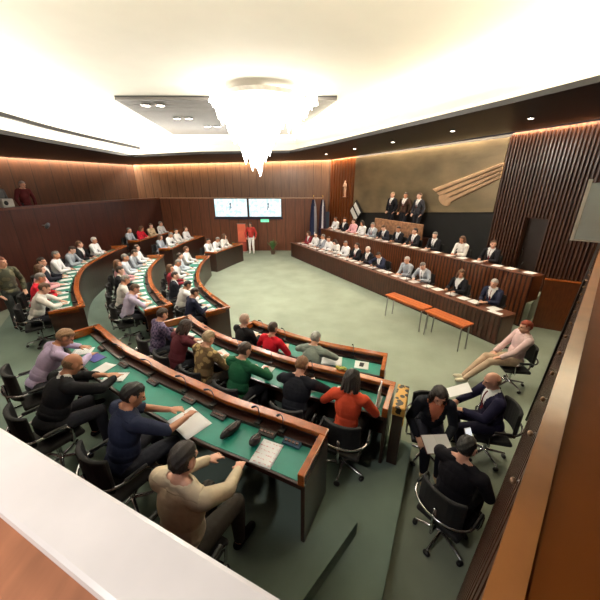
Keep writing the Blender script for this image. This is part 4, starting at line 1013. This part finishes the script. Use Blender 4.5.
for path, T, ts, place in ((PR1B, T1, [.03, .16, .29, .42, .55, .68, .80, .93], 'wall-side desk'), (PR1C, T1, [.05, .35, .65, .95], 'far corner desk'), (PR2B, T2, [.03, .19, .36, .52, .68, .84, .99], 'curved second-row desk'), (PR2C, T2, [.05, .35, .65, .95], 'far second-row desk'), (PR3B, T3, [.01, .16, .31, .46, .61, .78, .98], 'innermost curved desk'), (PR3C, T3, [.05, .5, .95], 'far inner desk')):
    for i, t in enumerate(ts):
        for q in (-1, 1):
            x, y, rz = along(path, T, min(max(t+q*.22/path.len, -.02), 1.02), .352+R.uniform(-.006, .006))
            sheet(x, y, T+.758, rz+R.uniform(-.24, .24), 'white printed sheet lying on the %s' % place, 'papers on the %s' % place)
        x, y, rz = along(path, T, t, .115); mic(x, y, T+.7905, rz, 'black gooseneck microphone on the ledge of the %s' % place, 'microphones on the %s' % place)
# nearest desk
def nd(x, y, rz, label, **k):
    x, y = clear(PR1A, x, y, ext(k.get('w', .21), k.get('h', .297), rz-hz(PR1A, x, y)), base=.24); return sheet(x, y, T1+.758, rz, label, 'papers on the nearest desk', **k)
def clear(path, x, y, e, far=.565, base=.162):
    """nudge a spot so that what lies there keeps between the ledge and the near edge"""
    q, n = path.at(pt(path, x, y)); s = (V((x, y))-q).dot(n); s2 = max(base+e, min(s, max(base+e, far-e))); p = V((x, y))+n*(s2-s); return p.x, p.y
def ext(w, h, a): return .5*(h*abs(math.cos(a))+w*abs(math.sin(a)))
def hz(path, x, y): q, n = path.at(pt(path, x, y)); return rz_of(-n)
nd(-1.24, 2.66, hz(PR1A, -1.2, 3)-.15, 'large white sheet in front of the navy-shirted man', w=.42, h=.31, m=paper_m)
nd(-.33, 2.24, hz(PR1A, -.3, 2.7)+.03, 'white sheet with faint red print, by the empty place at the nearest desk', w=.23, h=.30, m=printed_red)
nd(-3.36, 4.33, hz(PR1A, -3.3, 4.5)-.6, 'white sheet at the left end of the nearest desk')
nd(-2.80, 3.80, hz(PR1A, -2.8, 4)+.3, 'white sheet under the hands of the man in the black suit', m=paper_m)
nd(-2.50, 3.60, hz(PR1A, -2.8, 4)-.9, 'white sheet lying aslant beside the hands of the man in the black suit')
def slab_item(name, cat, label, x, y, z, rz, w, d, h, m, screen=None):
    r = empty(name, (x, y, z), rz); tag(r, label, cat); obj('body', bx((-w/2, -d/2, .0005), (w/2, d/2, h)), m, r, bevel=min(h*.4, .012))
    if screen: obj('screen', bx((-w/2+.008, -d/2+.008, h+.0005), (w/2-.008, d/2-.008, h+.002)), screen, r)
    return r
glass_blue = mat('tablet_screen', (96, 96, 168), .12, var=.15); glass_dark = mat('phone_screen', (120, 140, 156), .1, var=.3)
slab_item('tablet', 'tablet', 'tablet with a violet-blue screen near the rim of the nearest desk', *clear(PR1A, -2.98, 4.2, .11, base=.24), T1+.758, hz(PR1A, -2.8, 4)+.15, .26, .19, .009, black_plastic, glass_blue)
slab_item('phone', 'phone', 'phone lying on the green top between the navy-shirted man and the rim', -1.6, 2.87, T1+.758, hz(PR1A, -1.6, 3)-1.0, .075, .15, .009, black_plastic, glass_dark)
def bag(x, y, z, rz, L, label):
    r = empty('pouch', (x, y, z), rz); tag(r, label, 'bag')
    bm = bmesh.new(); ellipsoid(bm, (0, 0, .052), (.05, L/2, .05), None, 16, 12)
    for v in bm.verts: v.co.z = max(v.co.z, .001)
    obj('body', bm, mat('bag_black', (26, 22, 24), .5, bump=.4, bscale=30), r, True)
    bm = bmesh.new(); tube(bm, [(0, -L*.35, .098), (.0, -L*.15, .104), (0, L*.15, .104), (0, L*.35, .098)], .004, 6); obj('zip', bm, steel, r, True)
    bm = bmesh.new(); tube(bm, [(.02, -L*.2, .095), (.055, -L*.1, .105), (.055, L*.1, .105), (.02, L*.2, .095)], .007, 6); obj('strap', bm, mat('bag_strap', (70, 40, 44), .6), r, True)
bag(-.74, 2.5, T1+.758, hz(PR1A, -.7, 2.9)-.15, .30, 'long black bag lying on the nearest desk right of the large white sheet')
bag(-.46, 2.36, T1+.758, hz(PR1A, -.5, 2.8)-.2, .16, 'small black bag beside the sheet with faint red print')
def console(x, y, z, rz, label, group, blue=False):
    r = empty('voting_console', (x, y, z), rz); tag(r, label, 'console', group)
    bm = bmesh.new(); fs = [(-.035, .001), (.03, .001), (.03, .045), (-.035, .02)]
    vs = [[bm.verts.new((sx, yy, zz)) for yy, zz in fs] for sx in (-.1, .1)]
    bm.faces.new(vs[0][::-1]); bm.faces.new(vs[1])
    for i in range(4): bm.faces.new((vs[0][i], vs[0][(i+1) % 4], vs[1][(i+1) % 4], vs[1][i]))
    obj('body', fix(bm), mat('console_blue', (22, 60, 84), .4) if blue else black_plastic, r, bevel=.004)
    for k in range(4):
        bm = bmesh.new(); box(bm, (-.08+k*.042, -.012, .030), (-.052+k*.042, .012, .044)); obj('key', bm, mat('console_key', (96, 60, 50), .4), r)
for k, d in enumerate((.32, .62, 1.25, 1.75, 2.45, 3.2, 3.95)):
    q, n = PR1A.at(d, .198); console(q.x, q.y, T1+.758, rz_of(-n), ('dark blue desk console at the end place of the nearest desk' if k == 0 else 'black desk console under the rim of the nearest desk'), None if k == 0 else 'black consoles on the nearest desk', k == 0)
    q, n = PR1A.at(d+.16, .11); mic(q.x, q.y, T1+.7905, rz_of(-n), 'black gooseneck microphone on the ledge of the nearest desk', 'microphones on the nearest desk')
# middle desk
def md_(x, y, rz, label, **k):
    x, y = clear(PR2A, x, y, ext(k.get('w', .21), k.get('h', .297), rz)); return sheet(x, y, T2+.758, hz(PR2A, x, y)+rz, label, 'papers on the middle desk', **k)
md_(-.52, 3.98, .1, 'white sheet held by the person in dark green', m=paper_m)
md_(-1.36, 4.5, -.3, 'white sheet in front of the tan patterned shirt')
md_(.2, 3.72, .6, 'white sheet lying crumpled beside the black jacket on the middle desk', m=paper_m, curl=.03)
md_(-2.15, 5.15, .3, 'white sheet in front of the checked shirt', w=.3)
md_(-1.78, 4.8, -.2, 'white sheet in front of the maroon cardigan', w=.3)
md_(.62, 3.42, .2, 'white sheet beside the orange-red top', m=paper_m)
for k, d in enumerate((.5, 1.2, 1.9, 2.6, 3.3, 4.0)):
    q, n = PR2A.at(d, .11); mic(q.x, q.y, T2+.7905, rz_of(-n), 'black gooseneck microphone on the ledge of the middle desk', 'microphones on the middle desk')
q, n = PR2A.at(.16, .3); r = empty('card_holder', (q.x, q.y, T2+.758), rz_of(-n)); tag(r, 'upright white card standing at the end of the middle desk by the cabinet', 'card')
obj('card', bx((-.006, -.13, .012), (.006, .1, .26)), paper_m, r); obj('foot', bx((-.03, -.14, .0005), (.03, .11, .0115)), steel, r)
q, n = PR2A.at(.72, .0); r = empty('bouquet', (q.x, q.y, T2+.901), rz_of(-n)); tag(r, 'yellow-green bunch lying on the rim of the middle desk', 'bunch')
bm = bmesh.new(); rr = random.Random(4)
for k in range(26): ellipsoid(bm, (rr.uniform(-.13, .13), rr.uniform(-.02, .03), .012+rr.uniform(0, .035)), (.025, .018, .012), M.Rotation(rr.uniform(0, 3), 3, 'Z'), 8, 6)
obj('blossom', bm, mat('yellow_green', (196, 190, 92), .7, var=.3, scale=20), r, True)
bm = bmesh.new(); tube(bm, [(-.14, 0, .008), (0, .004, .01), (.17, .01, .008)], .006, 6); obj('stem', bm, mat('stem_green', (96, 120, 60), .6), r, True)
# front desk
def fd2(x, y, rz, label, **k):
    x, y = clear(PR3A, x, y, ext(k.get('w', .21), k.get('h', .297), rz)); return sheet(x, y, .758, hz(PR3A, x, y)+rz, label, 'papers on the front desk', **k)
fd2(-.98, 5.75, .1, 'white sheet left of the red top on the front desk', m=paper_m)
fd2(.62, 4.76, .2, 'wide white sheet right of the grey-green shirt on the front desk', w=.36, m=paper_m)
o = fd2(1.08, 4.5, .1, 'white sheet under the black phone at the end of the front desk', w=.24, h=.24, m=paper_m, curl=0)
slab_item('phone', 'phone', 'black phone lying on a white sheet at the end of the front desk', o.location.x, o.location.y, .7605, hz(PR3A, 1.1, 4.7), .075, .12, .009, black_plastic)
for k, d in enumerate((.6, 1.3, 2.0, 2.6)):
    q, n = PR3A.at(d, .11); mic(q.x, q.y, .7905, rz_of(-n), 'black gooseneck microphone on the ledge of the front desk', 'microphones on the front desk')
# benches
for n0, z, cnt, L, place in ((.36, 0, 26, BL, 'lower bench'), (1.98, RT, 20, 10.6, 'raised bench')):
    for k in range(cnt):
        p = onb(.5+(L-.9)*k/(cnt-1)+R.uniform(-.08, .08)+0, n0+.065+R.uniform(-.02, .02)); sheet(p.x, p.y, z+.736, rz_of(-BN)+R.uniform(-.15, .15), 'white sheet lying on the %s' % place, 'papers on the %s' % place, w=.26)
    for k in range(cnt//2):
        p = onb(.75+(L-1.5)*k/(cnt//2-1), n0-.145); mic(p.x, p.y, z+.736, rz_of(-BN), 'black gooseneck microphone on the %s' % place, 'microphones on the %s' % place)
p = onb(.22, .06); r = empty('document_tray', (p.x, p.y, .776), rz_of(BD)); tag(r, 'white folder lying at the camera end of the lower bench', 'folder'); obj('cover', bx((-.06, -.16, .0005), (.08, .16, .012)), paper_m, r, bevel=.003)
for x, y, lb in ((2.55, 8.0, 'white sheet on the low table farther from the camera'),): pass
# things in hands of the group on the floor
p = V((1.80, 3.30)); h = hw; q = p+h*.52; r = empty('notebook', (q.x, q.y, .745), rz_of(h)); r.rotation_euler = (-.35, 0, rz_of(h)+.3); tag(r, 'open white notebook held by the woman with long dark hair'.replace('woman', 'person'), 'notebook')
obj('left_page', bx((-.16, -.11, 0), (-.002, .11, .01)), paper_m, r); obj('right_page', bx((.002, -.11, 0), (.16, .11, .01)), paper_m, r); obj('cover', bx((-.165, -.115, -.006), (.165, .115, -.001)), mat('notebook_cover', (120, 40, 40), .5), r)
q = V((2.68, 3.31))+hm_*.47+V((.03, .1)); r = empty('page', (q.x, q.y, .99)); r.rotation_euler = (-.5, 0, rz_of(hm_)); tag(r, 'white page held by the balding man in dark blue', 'paper'); obj('sheet', bx((-.105, -.15, 0), (.105, .15, .003)), paper_m, r)
q = V((1.57, 2.19))+V((.8, .6)).normalized()*.48+V((-.1, 0.07)); r = empty('phone', (q.x, q.y, 1.13)); r.rotation_euler = (1.0, 0, .25); tag(r, 'white phone held up by the person in the black coat', 'phone'); obj('body', bx((-.04, -.08, 0), (.04, .08, .01)), paper_m, r, bevel=.003); obj('screen', bx((-.036, -.072, .0105), (.036, .072, .012)), emis('phone_glow', (236, 240, 244), .8), r)


# ------------------------------------------------------------------ light
def area(name, loc, to, sx, sy, power, col=(1, .93, .82), spread=PI):
    l = bpy.data.lights.new(name, 'AREA'); l.shape = 'RECTANGLE'; l.size = sx; l.size_y = sy; l.energy = power; l.color = col; l.spread = spread
    o = bpy.data.objects.new(name, l); link(o); o.location = loc
    o.rotation_euler = (V(to)-V(loc)).to_track_quat('-Z', 'X').to_euler(); return o
def strip(name, a, b, to_off, w, power_m, col):
    """LED strip from a to b, shining along to_off"""
    a, b = V(a), V(b); d = b-a; c = (a+b)/2
    l = bpy.data.lights.new(name, 'AREA'); l.shape = 'RECTANGLE'; l.size = d.length; l.size_y = w; l.energy = power_m*d.length; l.color = col
    o = bpy.data.objects.new(name, l); link(o); o.location = c
    z = -V(to_off).normalized(); x = d.normalized(); y = z.cross(x).normalized(); z = x.cross(y)
    o.rotation_euler = M((x, y, z)).transposed().to_euler(); return o
WARM = (1, .78, .54); WW = (1, .94, .84)
# wall washers hidden in the slot between soffit and wall
for i in range(1, 8):
    a, b = OUT[i], OUT[i+1]
    pa, pb = V(gap(a, .12)), V(gap(b, .12))
    strip('wall_washer', pa+V((0, 0, .06)), pb+V((0, 0, .06)), (0, 0, -1), .06, 34, WARM)
# cove strips lying on the soffit behind its lip
for i in range(0, 10):
    a, b = INN[i], INN[(i+1) % 10]
    pa, pb = V(gap(a, -.35)), V(gap(b, -.35)); c = inward(((a[0]+b[0])/2, (a[1]+b[1])/2), 1)
    mid = (pa+pb)/2
    strip('cove_light', pa+V((0, 0, .13)), pb+V((0, 0, .13)), ((c[0]-mid.x)*.5, (c[1]-mid.y)*.5, 1), .12, (26 if i in (3, 4) else 42 if 2 < i < 8 else 60), WW if i < 5 else (1, .88, .66))
# glow of the chandelier and the ceiling downlights
for c in DOWN:
    l = bpy.data.lights.new('downlight_lamp', 'SPOT'); l.energy = c[3]; l.spot_size = 2.4; l.spot_blend = .8; l.shadow_soft_size = .12; l.color = (1, .93, .82)
    o = bpy.data.objects.new('downlight_lamp', l); link(o); o.location = c[:3]
# unseen spot without a fixture, added to whiten the left ledge
l = bpy.data.lights.new('ledge_fill', 'SPOT'); l.energy = 190; l.spot_size = 1.5; l.spot_blend = .5; l.shadow_soft_size = .1; l.color = (1, .95, .9)
o = bpy.data.objects.new('ledge_fill', l); link(o); o.location = (-1.5, -.1, 4.75); o.rotation_euler = (V((-1.15, .45, 3))-V(o.location)).to_track_quat('-Z', 'Y').to_euler()
w = bpy.data.worlds.new('world'); SC.world = w; w.use_nodes = True
w.node_tree.nodes['Background'].inputs[0].default_value = (.9, .92, 1, 1); w.node_tree.nodes['Background'].inputs[1].default_value = .04
# ------------------------------------------------------------------ camera
cam = bpy.data.cameras.new('camera'); cam.sensor_width = 36; cam.lens = 18; cam.clip_start = .02
co = bpy.data.objects.new('camera', cam); link(co); co.location = (0, 0, EYE)
co.rotation_euler = (PI/2-math.atan(115/300), 0, 0)
SC.camera = co
SC.view_settings.view_transform = 'Standard'; SC.view_settings.look = 'None'; SC.view_settings.gamma = 1; SC.view_settings.exposure = 0
SC.cycles.use_denoising = True
SC.cycles.max_bounces = 8; SC.cycles.diffuse_bounces = 4; SC.cycles.sample_clamp_indirect = 6
SC.cycles.use_adaptive_sampling = True
